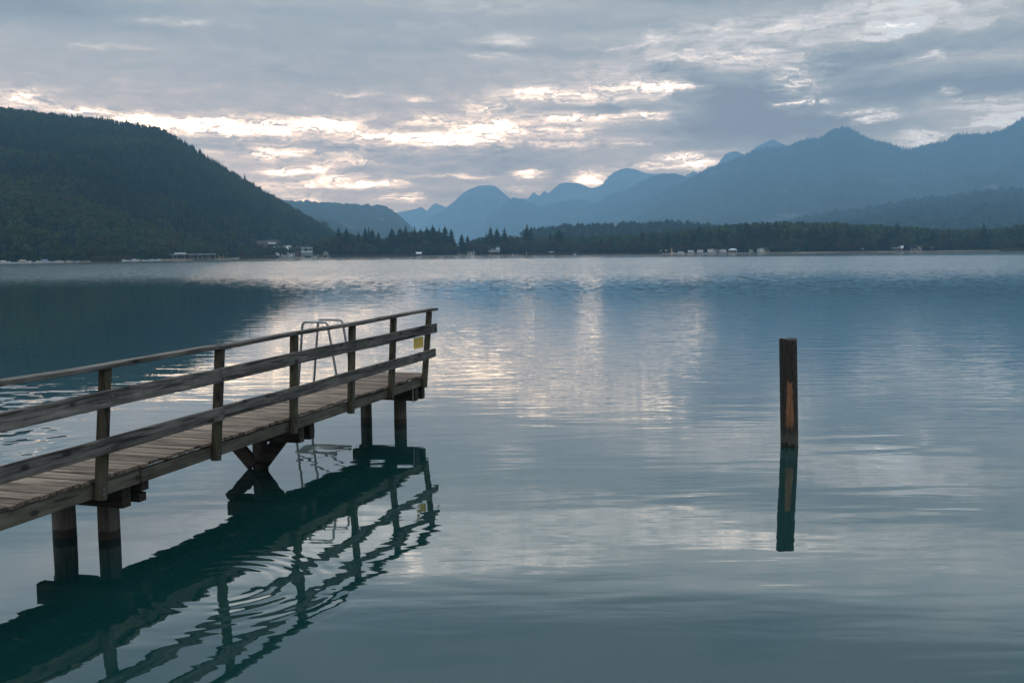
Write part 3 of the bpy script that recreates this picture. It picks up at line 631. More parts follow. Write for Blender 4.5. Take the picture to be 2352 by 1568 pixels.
for px, top, off, wide, col, lab in [
    (769, 542, 12, .95, 'rust', 'big rust-brown broadleaf tree at the foot of the left hill'),
    (858, 563, 6, 1.0, 'decid', 'round olive bush-like tree on the bank right of the small white boathouse'),
    (937, 560, 8, .9, 'rust', 'round reddish-olive tree on the bank under the tall spruce clump'),
    (912, 568, 5, 1.1, 'decid', 'low yellowish-green tree left of the round reddish one'),
    (820, 565, 7, 1.1, 'decid', 'wide green tree in front of the first row of spruces'),
    (976, 545, 12, .7, 'decid', 'olive tree among the dark spruces of the tall clump'),
    (1182, 541, 12, .9, 'rust', 'rust-tinted tree right of the wide dark spruce'),
    (350, 566, 6, 1.3, 'decid', 'large pale green tree above the white boats at the foot of the left hill'),
    (372, 577, 3, 1.2, 'decid', 'rounded light green tree at the left end of the long low boathouse'),
    (313, 586, 2, 1.3, 'decid', 'small round bush behind the first moored white boats'),
    (30, 572, 14, 1.9, 'decid', 'broad green tree on the left shore below the hidden house'),
    (75, 578, 8, 1.8, 'decid', 'low spreading green tree right of the hidden house on the left'),
    (556, 575, 8, 1.0, 'rust', 'yellow-brown tree right of the long low boathouse'),
    (580, 565, 12, 1.2, 'decid', 'bright green tree left of the white gabled house'),
    (725, 556, 6, .9, 'decid', 'dark green tree between the pale two-storey house and the little boathouse'),
    (625, 572, 10, 1.0, 'decid', 'dark green tree directly in front of the white gabled house'),
    (740, 572, 6, 1.0, 'rust', 'brownish shrub-like tree left of the little white boathouse'),
    (1331, 557, 6, 1.1, 'rust', 'brown leafless-looking tree above the dark hut on the middle shore'),
    (1365, 551, 8, 1.1, 'decid', 'tall olive tree right of the dark hut on the middle shore'),
    (1398, 552, 8, 1.1, 'rust', 'rust-brown tree with straight top in the middle of the far shore'),
    (1440, 556, 8, 1.3, 'decid', 'wide blue-green tree right of the rust-brown middle tree'),
    (1495, 545, 10, 1.2, 'decid', 'large green tree left of the sail-like peach shape on the beach'),
    (1600, 556, 5, .8, 'rust', 'narrow yellowish tree above the caravans on the beach'),
    (1648, 549, 5, .9, 'decid', 'olive tree behind the largest white caravan'),
    (1731, 545, 6, .8, 'rust', 'tall brownish tree right of the beach pavilion'),
    (1733, 562, 3, 1.2, 'decid', 'low green tree between pavilion and the boxy white caravan'),
    (1810, 558, 3, 1.1, 'rust', 'round yellow-brown tree at the right end of the camping beach'),
    (2014, 560, 2, 1.2, 'decid', 'low green tree by the white speck on the right shore'),
    (2066, 548, 4, .8, 'rust', 'reddish-brown tree in front of the dark wood on the right shore'),
    (2292, 553, 3, .9, 'decid', 'yellow-green tree right of the wide dark spruce at the far right')]:
    tree('leafy_tree', px, top, off, lab, wide=wide, color=col)
# the rest of the front rank, in stretches named by what they stand beside
def fill(px0, px1, n, dec, place, rust=.3):
    for i in range(n):
        px = px0 + (px1 - px0) * (i + random.random()) / n
        if random.random() < dec:
            col = 'rust' if random.random() < rust else 'decid'
            tree('leafy_tree', px, base_y(px) - random.uniform(14, 30), random.uniform(3, 14), 'small %s tree on the bank %s' % ('brownish' if col == 'rust' else 'green', place), 'small %s trees %s' % ('brownish' if col == 'rust' else 'green', place), wide=random.uniform(.9, 1.4), color=col)
        else:
            tree('spruce_tree', px, float(top_profile(px)) + random.uniform(-5, 14), random.uniform(14, 45), 'dark spruce in the even tree line %s' % place, 'spruces %s' % place, wide=random.uniform(.8, 1.3))
fill(130, 290, 14, 1.0, 'behind the left-hand boats', .2)
fill(420, 560, 8, 1.0, 'behind the long low boathouse', .25)
fill(585, 760, 12, .9, 'around the houses below the left hill', .3)
fill(800, 1040, 34, .45, 'under the tall spruce clump')
fill(1075, 1240, 28, .5, 'around the houses in the trees')
fill(1240, 1500, 40, .5, 'along the middle of the far shore', .45)
fill(1500, 1830, 52, .3, 'behind the camping beach')
fill(1830, 2100, 30, .25, 'right of the camping beach')
fill(2100, 2400, 30, .3, 'along the far right shore')

# reeds at the waterline
def reeds(px0, px1, n, hgt, label):
    Vs = []; Ts = []; Ks = []
    for i in range(n):
        px = random.uniform(px0, px1); a = az_of(px); r = float(shore_r(a)) + random.uniform(-1.5, 2.0); x, y = math.sin(a) * r, math.cos(a) * r
        h = hgt * random.uniform(.6, 1.1); w = random.uniform(.1, .3); b = len(Vs); q = random.random(); lx = random.uniform(-.3, .3)
        Vs += [(x - w, y, -.05), (x + w, y, -.05), (x + lx, y + random.uniform(-.3, .3), h)]; Ts.append((b, b + 1, b + 2)); Ks += [q * .6, q * .6, q]
    tag(link('reeds', raw_mesh('reeds', Vs, Ts, [M['reed']], tint=Ks)), label, 'reeds', kind='stuff')
reeds(210, 300, 1600, 2.6, 'brown reed bed between the left-hand boats and the moored white boats')
reeds(550, 640, 900, 1.8, 'low reeds at the water right of the long boathouse')
reeds(740, 960, 2200, 1.9, 'brownish reed belt right of the little white boathouse')
reeds(1200, 1340, 1600, 1.7, 'reed belt by the white marker post on the middle shore')
reeds(2300, 2420, 900, 2.2, 'brown reeds at the far right end of the shore')
reeds(1340, 1520, 1200, 1.1, 'low reeds along the middle shore left of the camping beach')

# ---------------------------------------------------------------- buildings on the far shore
def frame_at(px, off):
    a = az_of(px); r = float(shore_r(a)) + off; return a, r, (math.sin(a) * r, math.cos(a) * r, float(ground_z(a, r)))
def spx(px_w, r): return px_w * r / FOC           # width in metres of a picture width at distance r
def opening(par, x0, x1, z0, z1, yf, name='window', matk='glass', frame=True):
    f_ = MB(); f_.box(x0, x1, yf - .10, yf - .06, z0, z1); o = f_.build(name, M[matk], par)
    if frame:
        q = MB(); t = .10
        q.box(x0 - t, x1 + t, yf - .13, yf - .002, z0 - t, z0); q.box(x0 - t, x1 + t, yf - .13, yf - .002, z1, z1 + t)
        q.box(x0 - t, x0, yf - .13, yf - .002, z0, z1); q.box(x1, x1 + t, yf - .13, yf - .002, z0, z1)
        q.build('frame', M['white'] if matk == 'glass' else M['brownwall'], o)
    return o
def gabled(name, px, off, w, d, hw, hr, wallm, roofm, label, rot=0., ridge_x=True, wins=(), door=None, chimney=False, zlift=0., eave=.4, balcony=None):
    a, r, loc = frame_at(px, off); e = empty(name, (loc[0], loc[1], loc[2] + zlift), -a + rot, label, 'house')
    b = MB()
    if ridge_x:
        b.add([(-w/2, -d/2, -1.5), (w/2, -d/2, -1.5), (w/2, d/2, -1.5), (-w/2, d/2, -1.5), (-w/2, -d/2, hw), (w/2, -d/2, hw), (w/2, d/2, hw), (-w/2, d/2, hw), (-w/2, 0, hw + hr), (w/2, 0, hw + hr)],
              [(0, 1, 5, 4), (1, 2, 6, 9, 5), (2, 3, 7, 6), (3, 0, 4, 8, 7), (0, 3, 2, 1)])
        L, Wd = w/2 + eave, d/2 + eave; sl = hr / (d/2); zt = hw + hr + .06; ze = zt - sl * Wd; th = .18; rb = MB()
        for s in (-1, 1):
            rb.add([(-L, s*Wd, ze), (L, s*Wd, ze), (L, 0, zt), (-L, 0, zt), (-L, s*Wd, ze + th), (L, s*Wd, ze + th), (L, 0, zt + th), (-L, 0, zt + th)],
                   [(0, 1, 2, 3), (7, 6, 5, 4), (0, 4, 5, 1), (0, 3, 7, 4), (1, 5, 6, 2)])
    else:
        b.add([(-w/2, -d/2, -1.5), (w/2, -d/2, -1.5), (w/2, d/2, -1.5), (-w/2, d/2, -1.5), (-w/2, -d/2, hw), (w/2, -d/2, hw), (w/2, d/2, hw), (-w/2, d/2, hw), (0, -d/2, hw + hr), (0, d/2, hw + hr)],
              [(0, 1, 5, 8, 4), (1, 2, 6, 5), (2, 3, 7, 9, 6), (3, 0, 4, 7), (0, 3, 2, 1)])
        L, Wd = d/2 + eave, w/2 + eave; sl = hr / (w/2); zt = hw + hr + .06; ze = zt - sl * Wd; th = .18; rb = MB()
        for s in (-1, 1):
            rb.add([(s*Wd, -L, ze), (s*Wd, L, ze), (0, L, zt), (0, -L, zt), (s*Wd, -L, ze + th), (s*Wd, L, ze + th), (0, L, zt + th), (0, -L, zt + th)],
                   [(0, 1, 2, 3), (7, 6, 5, 4), (0, 4, 5, 1), (0, 3, 7, 4), (1, 5, 6, 2)])
    b.build('wall', M[wallm], e); ro = rb.build('roof', M[roofm], e)
    if chimney: MB().box(w*.2, w*.2 + .6, -.3, .3, hw + hr*.3, hw + hr + .9).build('chimney', M['stone'], ro)
    for (x0, x1, z0, z1) in wins: opening(e, x0, x1, z0, z1, -d/2)
    if door: opening(e, *door, -d/2, 'door', 'brownwall', False)
    if balcony:
        z_ = balcony; q = MB(); q.box(-w/2 - .2, w/2 + .2, -d/2 - 1.2, -d/2 - .003, z_ - .15, z_); q.box(-w/2 - .2, w/2 + .2, -d/2 - 1.25, -d/2 - 1.15, z_, z_ + .9); q.build('balcony', M['white'], e)
    return e
gabled('house', 651, 34, 12.0, 8, 3.8, 2.4, 'white', 'metalroof', 'white gabled house with a long pale metal roof below the left hill', rot=-.35, wins=[(-4.6, -3.4, 3.0, 4.2), (-1.0, .4, 3.0, 4.2), (2.6, 4.0, 3.0, 4.2), (-4.6, -3.2, .4, 1.7), (1.6, 3.0, .4, 1.7)], door=(-.9, .1, -.2, 1.9), chimney=True, zlift=.3)
gabled('house', 682, 24, 9, 7, 3.2, 2.2, 'redwall', 'darkroof', 'red-brown house with small white windows right of the white gabled house', wins=[(-3.4, -2.4, 1.0, 2.1), (-.6, .5, 1.0, 2.1), (2.0, 3.2, 1.0, 2.1)], zlift=1.0)
# pale two-storey block on the water
a, r, loc = frame_at(705, 4); e = empty('house', loc, -a, 'pale green two-storey boathouse with flat grey roof at the water', 'house')
MB().box(-3.4, 3.4, -4, 4, -1.2, 5.6).build('wall', M['greenwall'], e)
ro = MB().box(-3.8, 3.8, -4.6, 4.5, 5.9, 6.15).box(-3.6, 3.6, -4.2, 4.2, 5.6, 5.9).build('roof', M['metalroof'], e); MB().box(.6, 1.0, 0, .4, 6.15, 7.2).build('chimney', M['stone'], ro)
MB().box(-3.6, 3.5, -5.0, -4.003, 2.7, 2.9).box(-3.6, 3.5, -5.05, -4.95, 2.9, 3.7).build('balcony', M['white'], e)
opening(e, -1.6, .6, 3.7, 5.2, -4); opening(e, 1.4, 3.0, 3.9, 5.2, -4); opening(e, -2.6, 2.6, -.2, .9, -4, 'boat_door', 'brownwall', False)
gabled('boathouse', 748, -1, 3.6, 5, 2.2, 2.0, 'tan', 'metalroof', 'little whitish boathouse with a pointed gable standing at the water', ridge_x=False, door=(-.9, .9, -.6, 1.5), wins=[(-.35, .35, 2.1, 2.8)], eave=.25)
gabled('house', 628, 66, 7, 6, 2.2, 1.7, 'brownwall', 'darkroof', 'dark timber house with a white balcony line up the slope', wins=[(-2.4, -1.4, .4, 1.4), (1.0, 2.0, .4, 1.4)], balcony=1.6, zlift=6.0)
gabled('house', 603, 62, 6, 5, 2.0, 1.7, 'brownwall', 'darkroof', 'dark unlit house half hidden among trees, left of the white balcony house', wins=[(-2.2, -1.0, .6, 1.6), (1.0, 2.2, .6, 1.6)], zlift=5.6)
gabled('house', 4, 34, 7, 6, 1.6, 1.6, 'brownwall', 'darkroof', 'house half hidden in trees at the left edge above the shore', wins=[(-3.2, -2.0, .6, 1.7), (.6, 1.8, .6, 1.7)], zlift=3.2)
gabled('shed', 962, 6, 3.2, 3, 1.4, .8, 'brownwall', 'white', 'small hut with a bright white roof under the tall spruce clump', door=(-.5, .5, -.3, 1.1))
gabled('house', 1082, 10, 5, 5, 2.6, 1.6, 'white', 'darkroof', 'small white cottage among trees right of the wide gap', wins=[(-1.8, -.9, .8, 1.7), (.7, 1.6, .8, 1.7)])
gabled('house', 1101, 14, 6, 5, 3.4, 1.8, 'tan', 'darkroof', 'tan cottage second from the wide gap in the tree line', wins=[(-2.2, -1.2, 1.6, 2.7), (.8, 1.9, 1.6, 2.7)])
gabled('house', 1134, 12, 8, 6, 3.6, 2.0, 'brownwall', 'metalroof', 'dark cottage with a white gable light beneath the tall narrow spruce', wins=[(-2.8, -1.6, .8, 1.9), (.4, 1.6, 2.4, 3.4)], balcony=2.0)
gabled('boathouse', 1268, 5, 3.4, 4, 1.3, .6, 'brownwall', 'white', 'low dark hut with a white roof behind the reeds of the middle shore', door=(-.6, .6, -.3, 1.0))
gabled('shed', 1324, 6, 6, 4, 1.7, 1.2, 'brownwall', 'darkroof', 'dark low hut left of the olive tree on the middle shore', wins=[(-2, -1, .5, 1.2)])
gabled('house', 1798 - 40, 8, 6.0, 4, 2.2, 1.0, 'tan', 'darkroof', 'grey-brown cabin at the right end of the camping beach', wins=[(-2.2, -1.2, .8, 1.6), (.8, 1.8, .8, 1.6)])
gabled('house', 2104, 8, 7, 5, 2.0, 1.4, 'tan', 'darkroof', 'small house with a dark roof among trees on the right shore', wins=[(-2.4, -1.2, .6, 1.5), (1.0, 2.2, .6, 1.5)])
gabled('house', 2062, 10, 6, 5, 2.0, 1.4, 'tan', 'metalroof', 'pale low house left of the dark-roofed one on the right shore', wins=[(-2, -1, .6, 1.5), (1.0, 2.0, .6, 1.5)])
# long boathouse / bathing pavilion
a, r, loc = frame_at(440, 2); e = empty('long_boathouse', loc, -a, 'long low boathouse with a flat pale roof on posts, left shore', 'boathouse')
MB().box(-11, 11.5, -1.6, 3.4, 2.35, 2.6).box(-13.5, -11, -1.2, 3, 2.2, 2.38).build('roof', M['metalroof'], e)
MB().box(-8, -2.6, -1.9, 3.5, 2.603, 3.35).build('roof_box', M['white'], e)
MB().box(-10.5, 11, 1.2, 3.0, -.8, 2.347).build('wall', M['brownwall'], e)
MB().box(-12.5, 11.5, -2.0, 1.197, .05, .30).build('deck', M['tan'], e)
for k in range(9): MB().box(-11.8 + k * 2.85, -11.6 + k * 2.85, -1.5, -1.3, -1.0, 2.347).build('roof_post', M['tan'], e)
for k in range(5): opening(e, -8.6 + k * 3.9, -7.0 + k * 3.9, .7, 1.8, 1.2)
a, r, loc = frame_at(508, 6); e = empty('kiosk', loc, -a, 'small pinkish kiosk with a slanted white roof right of the long boathouse', 'kiosk')
MB().box(-1.4, 1.4, -1.2, 1.2, -.6, 2.7).build('wall', M['peach'], e); ro = MB().beam((-.9, 0, 3.3), (3.4, 0, 3.05), 3.0, .16).build('roof', M['white'], e); MB().box(3.0, 3.15, -.1, .1, -.6, 2.95).build('roof_post', M['tan'], e)
opening(e, -.8, .4, 1.0, 1.9, -1.2, 'hatch')
# beach pavilion
a, r, loc = frame_at(1683, 4); e = empty('beach_pavilion', loc, -a, 'open beach pavilion with a flat hipped roof between the caravans', 'pavilion')
rb = MB(); rb.add([(-2.9, -2, 1.9), (2.9, -2, 1.9), (2.9, 2, 1.9), (-2.9, 2, 1.9), (-2.9, -2, 2.02), (2.9, -2, 2.02), (2.9, 2, 2.02), (-2.9, 2, 2.02), (-1.2, 0, 2.8), (1.2, 0, 2.8)], [(3, 2, 1, 0), (0, 1, 5, 4), (1, 2, 6, 5), (2, 3, 7, 6), (3, 0, 4, 7), (4, 5, 9, 8), (5, 6, 9), (6, 7, 8, 9), (7, 4, 8)])
rb.build('roof', M['metalroof'], e); MB().box(-2.4, 2.4, -.4, 1.6, -.4, 1.897).build('wall', M['tan'], e)
for x in (-2.5, -.8, .9, 2.5): MB().box(x - .08, x + .08, -1.7, -1.55, -.4, 1.897).build('roof_post', M['white'], e)
opening(e, -1.8, -.6, .7, 1.5, -.4); opening(e, .6, 1.8, .7, 1.5, -.4)

# caravans
def caravan(px, off, L, Hh, label, drawbar=1, motor=False):
    a, r, loc = frame_at(px, off); e = empty('motorhome' if motor else 'caravan', loc, -a + random.uniform(-.25, .25), label, 'motorhome' if motor else 'caravan', 'caravans on the camping beach')
    b = MB(); W = 1.05; s = drawbar
    prof = [(-L/2, .45), (L/2, .45), (L/2, Hh * .55), (L/2 - .45, Hh - .1), (L/2 - .8, Hh), (-L/2 + .35, Hh), (-L/2, Hh - .35)]
    if motor: prof = [(-L/2, .4), (L/2, .4), (L/2, 1.05), (L/2 - .75, 1.25), (L/2 - 1.1, Hh - .75), (L/2 - .5, Hh - .5), (L/2 - .6, Hh), (-L/2, Hh)]
    n_ = len(prof); b.add([(s * x, -W, z) for x, z in prof] + [(s * x, W, z) for x, z in prof], [tuple(range(n_)), tuple(range(2 * n_ - 1, n_ - 1, -1))] + [(i, i + n_, (i + 1) % n_ + n_, (i + 1) % n_) for i in range(n_)])
    b.build('body', M['white'], e, bevel=.06)
    for x0, x1 in ((-L * .36, -L * .14), (L * .1, L * .32)): MB().box(x0, x1, -W - .03, -W - .004, Hh * .55, Hh * .78).build('window', M['glass'], e)
    dr = MB().box(-L * .07, L * .05, -W - .025, -W - .004, .55, Hh * .85).build('door', M['cream'], e); MB().box(L * .02, L * .035, -W - .06, -W - .027, 1.1, 1.2).build('handle', M['bolt'], dr)
    for x in ((-.3 * L, .33 * L) if motor else (-.05,)):
        w = MB().tube([(x, -W - .02, .33), (x, -W + .2, .33)], .33, 14).build('wheel', M['tyre'], e); MB().tube([(x, -W - .04, .33), (x, -W - .022, .33)], .18, 10).build('rim', M['steel'], w)
    if not motor: MB().beam((s * L / 2, 0, .5), (s * (L / 2 + 1.0), 0, .45), .12, .1).tube([(s * (L/2 + .8), 0, .5), (s * (L/2 + .8), 0, 0)], .05, 6).build('drawbar', M['bolt'], e)
    return e
caravan(1587, 3, 3.4, 2.0, 'smallest white caravan, nearest the covered blue boat on the beach')
caravan(1608, 3, 3.7, 2.2, 'white caravan second from the left on the camping beach', -1)
caravan(1634, 4, 4.4, 2.5, 'largest white motorhome with two dark windows on the beach', 1, True)
caravan(1643 + 5, 7, 3.2, 2.3, 'white caravan parked close to the right of the largest motorhome')
caravan(1661, 3, 3.9, 2.3, 'white caravan just left of the beach pavilion', 1)
caravan(1726, 4, 2.4, 2.4, 'narrow boxy white caravan seen end-on, right of the pavilion')
caravan(1748, 3, 4.6, 2.4, 'white motorhome with slanted front at the right of the beach', 1, True)

# boats
def boat(px, off, L, label, cover='white', cabin=True, z=0.0, rot=0.0, group='boats moored along the far shore'):
    a, r, loc = frame_at(px, off); e = empty('motor_boat', (loc[0], loc[1], z), -a + rot, label, 'boat', group)
    L *= .74; W = L * .19; st = [(-.5, .8, .30), (-.25, 1., .30), (.1, .95, .33), (.35, .6, .40), (.5, .04, .48)]; V = []; F = []
    for x, w, zz in st: V += [(x * L, -w * W, zz * L * .42 + .1), (x * L * .97, -w * W * .6, -.12), (x * L * .97, w * W * .6, -.12), (x * L, w * W, zz * L * .42 + .1)]
    for i in range(len(st) - 1):
        for k in range(3): F.append((i * 4 + k, i * 4 + k + 1, i * 4 + k + 5, i * 4 + k + 4))
    F += [(3, 2, 1, 0), (16, 17, 18, 19)]; MB().add(V, F, .5).build('hull', M['white'], e)
    dk = [(x * L, s * w * W * .95, zz * L * .42 + .08) for s in (-1, 1) for x, w, zz in st]; MB().add(dk, [(i, i + 1, i + 6, i + 5) for i in range(4)], .5).build('deck', M['cream'], e)
    if cabin:
        h0 = L * .13 + .1; cv = [(-.42, h0), (.22, h0 + .05), (.08, h0 + L * .13), (-.30, h0 + L * .15)]
        MB().add([(x * L, -W * .78, z_) for x, z_ in cv] + [(x * L, W * .78, z_) for x, z_ in cv], [(0, 1, 2, 3), (7, 6, 5, 4), (0, 4, 5, 1), (1, 5, 6, 2), (2, 6, 7, 3), (3, 7, 4, 0)]).build('cover', M[cover], e)
        MB().beam((.225 * L, 0, h0 + .06), (.09 * L, 0, h0 + L * .125), W * 1.4, .03).build('windscreen', M['glass'], e)
    else:
        for x in (-.2, .1): MB().box(x * L - .12, x * L + .12, -W * .8, W * .8, L * .13, L * .13 + .05).build('bench', M['brownwall'], e)
    return e
boat(10, -2, 5.2, 'white covered boat at the left edge of the shore', 'white')
boat(32, -2, 2.8, 'small bluish boat between the leftmost white boat and the cream one', 'paleblue')
boat(55, -2, 6.4, 'long boat under a cream cover, second large one from the left edge', 'cream')
boat(78, -1, 3.0, 'small dark-covered boat right of the cream-covered one', 'blue')
boat(98, -2, 6.2, 'long boat under a pale blue cover left of the tan boats', 'paleblue', rot=3.1)
boat(121, -2, 3.6, 'open boat right of the pale blue covered one', 'cream', cabin=False)
boat(138, -2, 3.8, 'tan-covered boat in the left group beside the reddish one', 'cream')
boat(158, -1, 3.6, 'boat under a faded reddish cover before the reed bed', 'peach')
boat(174, -2, 3.0, 'small cream boat last before the brown reed bed', 'cream', cabin=False)
boat(285, -3, 3.6, 'white boat first in the moored row right of the reeds', 'white')
boat(297, -3, 2.2, 'tiny white boat second in the moored row right of the reeds', 'white')
boat(310, -3, 4.6, 'longer white boat third in the moored row, flat topped', 'white')
boat(330, -3, 2.0, 'tiny white boat beginning the second moored group', 'white')
boat(337, -3, 2.2, 'small boat with a dark blue cover in the second moored group', 'blue')
boat(347, -3, 3.2, 'white boat right of the dark blue covered one', 'white', rot=3.1)
boat(358, -3, 2.4, 'small white boat left of the last one in the second group', 'white')
boat(366, -3, 3.2, 'white boat with raised cover ending the second moored group', 'white')
boat(729 - 6, -3, 3.4, 'grey rowing boat at the water left of the little boathouse', 'cream', cabin=False)
boat(1563, 1, 5.6, 'large boat under a pale blue cover pulled up on the beach', 'paleblue', z=.6, rot=.1)
boat(1620, -1, 3.4, 'blue boat at the beach edge between two caravans', 'blue')
boat(1178, -2, 2.8, 'small pale boat at the bank right of the wide dark spruce', 'white')
boat(1340 - 20, -2, 2.6, 'small pale boat in the low reeds of the middle shore', 'white')
# peach sail-like shape, posts, people-sized parasols on the beach
a, r, loc = frame_at(1543, 2); e = empty('beach_sail', loc, -a, 'upright peach-coloured sail beside the covered blue boat', 'sail')
MB().add([(-.6, 0, .2), (1.1, 0, .3), (-.3, .02, 3.9), (-.6, .05, .2), (1.1, .05, .3), (-.3, .07, 3.9)], [(0, 1, 2), (5, 4, 3), (0, 3, 4, 1), (1, 4, 5, 2), (2, 5, 3, 0)]).build('sailcloth', M['peach'], e)
MB().tube([(-.62, .02, -.3), (-.34, .03, 4.0)], .05, 6).build('mast', M['tan'], e)
MB().box(-1.2, 2.6, -.5, .6, 0, .5).build('hull', M['cream'], e)
def marker(px, off, h, label, mk='cream', rad=.12):
    a, r, loc = frame_at(px, off); b = MB().tube([(0, 0, -1), (0, 0, h)], [rad, rad * .8], 8); o = b.build('marker_post', M[mk], None); o.location = (loc[0], loc[1], 0); tag(o, label, 'post')
marker(1209.5, -6, 2.9, 'thin whitish marker post standing in the water off the middle shore')
marker(1263, -6, 2.0, 'short dark post in the water right of the whitish marker', 'brownwall')
def parasol(px, off, col, label):
    a, r, loc = frame_at(px, off); e = empty('parasol', loc, -a, label, 'parasol')
    V = [(0, 0, 2.3)] + [(1.1 * math.cos(k * math.pi / 4), 1.1 * math.sin(k * math.pi / 4), 1.85) for k in range(8)]
    MB().add(V, [(0, 1 + k, 1 + (k + 1) % 8) for k in range(8)], .5).build('canopy', M[col], e); MB().tube([(0, 0, -.2), (0, 0, 2.25)], .04, 6).build('pole', M['tan'], e)
parasol(1981, 3, 'white', 'white parasol alone on the right shore before the dark wood')
parasol(1518, 3, 'tan', 'tan parasol left of the peach sail')
parasol(1530, 4, 'cream', 'cream parasol nearest the peach sail')
parasol(2140, 3, 'peach', 'peach parasol by the houses on the right shore')
parasol(2130 - 18, 2, 'cream', 'cream parasol in front of the dark-roofed house on the right shore')
# quay walls
def quay(px0, px1, label, mk='tan', h=.55):
    a0, r0, l0 = frame_at(px0, -.5); a1, r1, l1 = frame_at(px1, -.5); b = MB(); b.beam((l0[0], l0[1], h / 2 - .4), (l1[0], l1[1], h / 2 - .4), .5, h + .8, 12, .01)
    tag(b.build('quay_wall', M[mk], None), label, 'wall')
quay(603, 700, 'low pale quay wall below the white gabled house')
quay(716, 760, 'short grey quay wall at the little boathouse', 'stone')
quay(2225, 2290, 'pale sandy bank wall at the far right shore', 'tan', .5)
for px0, px1, lab in ((1480, 1880, 'sand strip of the camping beach'), (1950, 2120, 'pale sand strip on the right shore')):
    Vb = []
    for i in range(61):
        px = px0 + (px1 - px0) * i / 60; a = az_of(px); rs_ = float(shore_r(a)); wd = 5.0 * math.sin(math.pi * (i / 60)) ** .4 + .05
        for o_ in (-.6, wd): 
            rr_ = rs_ + o_; Vb.append((math.sin(a) * rr_, math.cos(a) * rr_, max(.012, float(ground_z(a, rr_))) + .05 if o_ > 0 else .012))
    me = bpy.data.meshes.new('beach'); me.from_pydata(Vb, [], [(2 * i, 2 * i + 2, 2 * i + 3, 2 * i + 1) for i in range(60)]); me.materials.append(M['tan'])
    tag(link('beach', me), lab, 'beach', kind='structure')

# ================================================================ JETTY
B0 = at(973, 863, .76); A0 = at(220, 1105, .76); dv = (B0 - A0)[:2]; JA = math.atan2(dv[0], dv[1])
jetty = empty('jetty', (B0[0], B0[1], 0.0), -JA, 'narrow weathered wooden jetty on round piles with a plank railing along one side', 'jetty')
S0 = -21.0
PS = [-.19, -1.49, -2.80, -4.36, -5.97, -7.70, -9.45, -11.2, -12.9, -14.6, -16.3, -18.0]
db = MB(); s = S0
while s < .06:
    w = random.uniform(.105, .132); t = random.uniform(-.006, .006); e0 = random.uniform(-.012, .018); z1 = .79 + random.uniform(-.003, .004); tl = random.uniform(-.005, .005)
    db.beam((-1.07 - e0 * .7, s + w / 2 - t, z1 - .017), (.018 + e0, s + w / 2 + t + tl, z1 - .017 + random.uniform(-.003, .003)), w - random.uniform(.006, .012), .034, 3, .0015)
    s += w
db.build('deck_boards', M['deck'], jetty, bevel=.004)
def st(x0, x1, y0, y1, z0=.612, z1=.752):
    MB().beam(((x0 + x1) / 2, y0, (z0 + z1) / 2), ((x0 + x1) / 2, y1, (z0 + z1) / 2), x1 - x0, z1 - z0, max(2, int((y1 - y0) / .5)), .002).build('stringer', M['stringer'], jetty, bevel=.006)
st(-.075, -.005, S0, -7.02, .606, .752); st(-.055, .015, -7.05, .02, .612, .735)
st(-1.05, -.98, S0, .02); st(-.56, -.49, S0, 0)
LEAN = [(.152, -.124), (-1.266, -1.417), (-2.639, -2.739), (-4.198, -4.285), (-5.76, -5.903), (-7.528, -7.667)] + [(q + .1, q) for q in PS[6:]]
for st_, s in LEAN:
    zt = 1.758 + max(0., (st_ + 5.9) / 6.1) * .035; zb = .598 - random.uniform(0, .015)
    MB().beam((.0552, s, zb), (.0552, st_, zt), .0735, .092, 3, 0, up=(0, 1, 0)).build('railing_post', M['post'], jetty, bevel=.006)
def rail(name, x0, x1, z0, z1, y0, y1, jit, rise=0.):
    z0 += .012; z1 += .012
    MB().beam(((x0 + x1) / 2, y0, (z0 + z1) / 2), ((x0 + x1) / 2, y1, (z0 + z1) / 2 + rise), x1 - x0, z1 - z0, max(2, int((y1 - y0) / .3)), jit).build(name, M['rail'], jetty, bevel=.007)
rail('top_rail', .005, .125, 1.744, 1.785, -5.83, .38, .006, .04); rail('top_rail', .0, .12, 1.744, 1.788, -13, -5.835, .006); rail('top_rail', .0, .12, 1.744, 1.788, S0, -13.005, .003)
rail('middle_rail', .094, .132, 1.408, 1.556, -5.85, .30, .0045, .02); rail('middle_rail', .094, .134, 1.400, 1.552, -12.9, -5.855, .005); rail('middle_rail', .094, .132, 1.40, 1.55, S0, -12.905, .002)
rail('lower_rail', .094, .130, 1.008, 1.148, -5.83, .24, .005, .03); rail('lower_rail', .094, .132, 1.000, 1.140, -12.9, -5.835, .005); rail('lower_rail', .094, .132, 1.0, 1.14, S0, -12.905, .002)
bb = MB()
for s_t, s_b in LEAN:
    for z_ in (.655, .70, 1.45, 1.51, 1.06):
        s = s_b + (s_t - s_b) * (z_ - .6) / 1.15
        x_ = .0925 if z_ < .8 else .134
        bb.tube([(x_, s + .012 * (1 if z_ > 1.47 else -1), z_), (x_ + .006, s + .012 * (1 if z_ > 1.47 else -1), z_)], .008, 8)
bb.build('bolt_heads', M['bolt'], jetty)
def pile(x, s, r, top, lean=0.): MB().tube([(x + lean, s, -2.6), (x + lean * .4, s, -.5), (x, s, .0), (x, s, .2), (x, s, top)], [r * 1.04, r * 1.02, r, r * .99, r * .97], 20).build('pile', M['pile'], jetty, smooth=True)
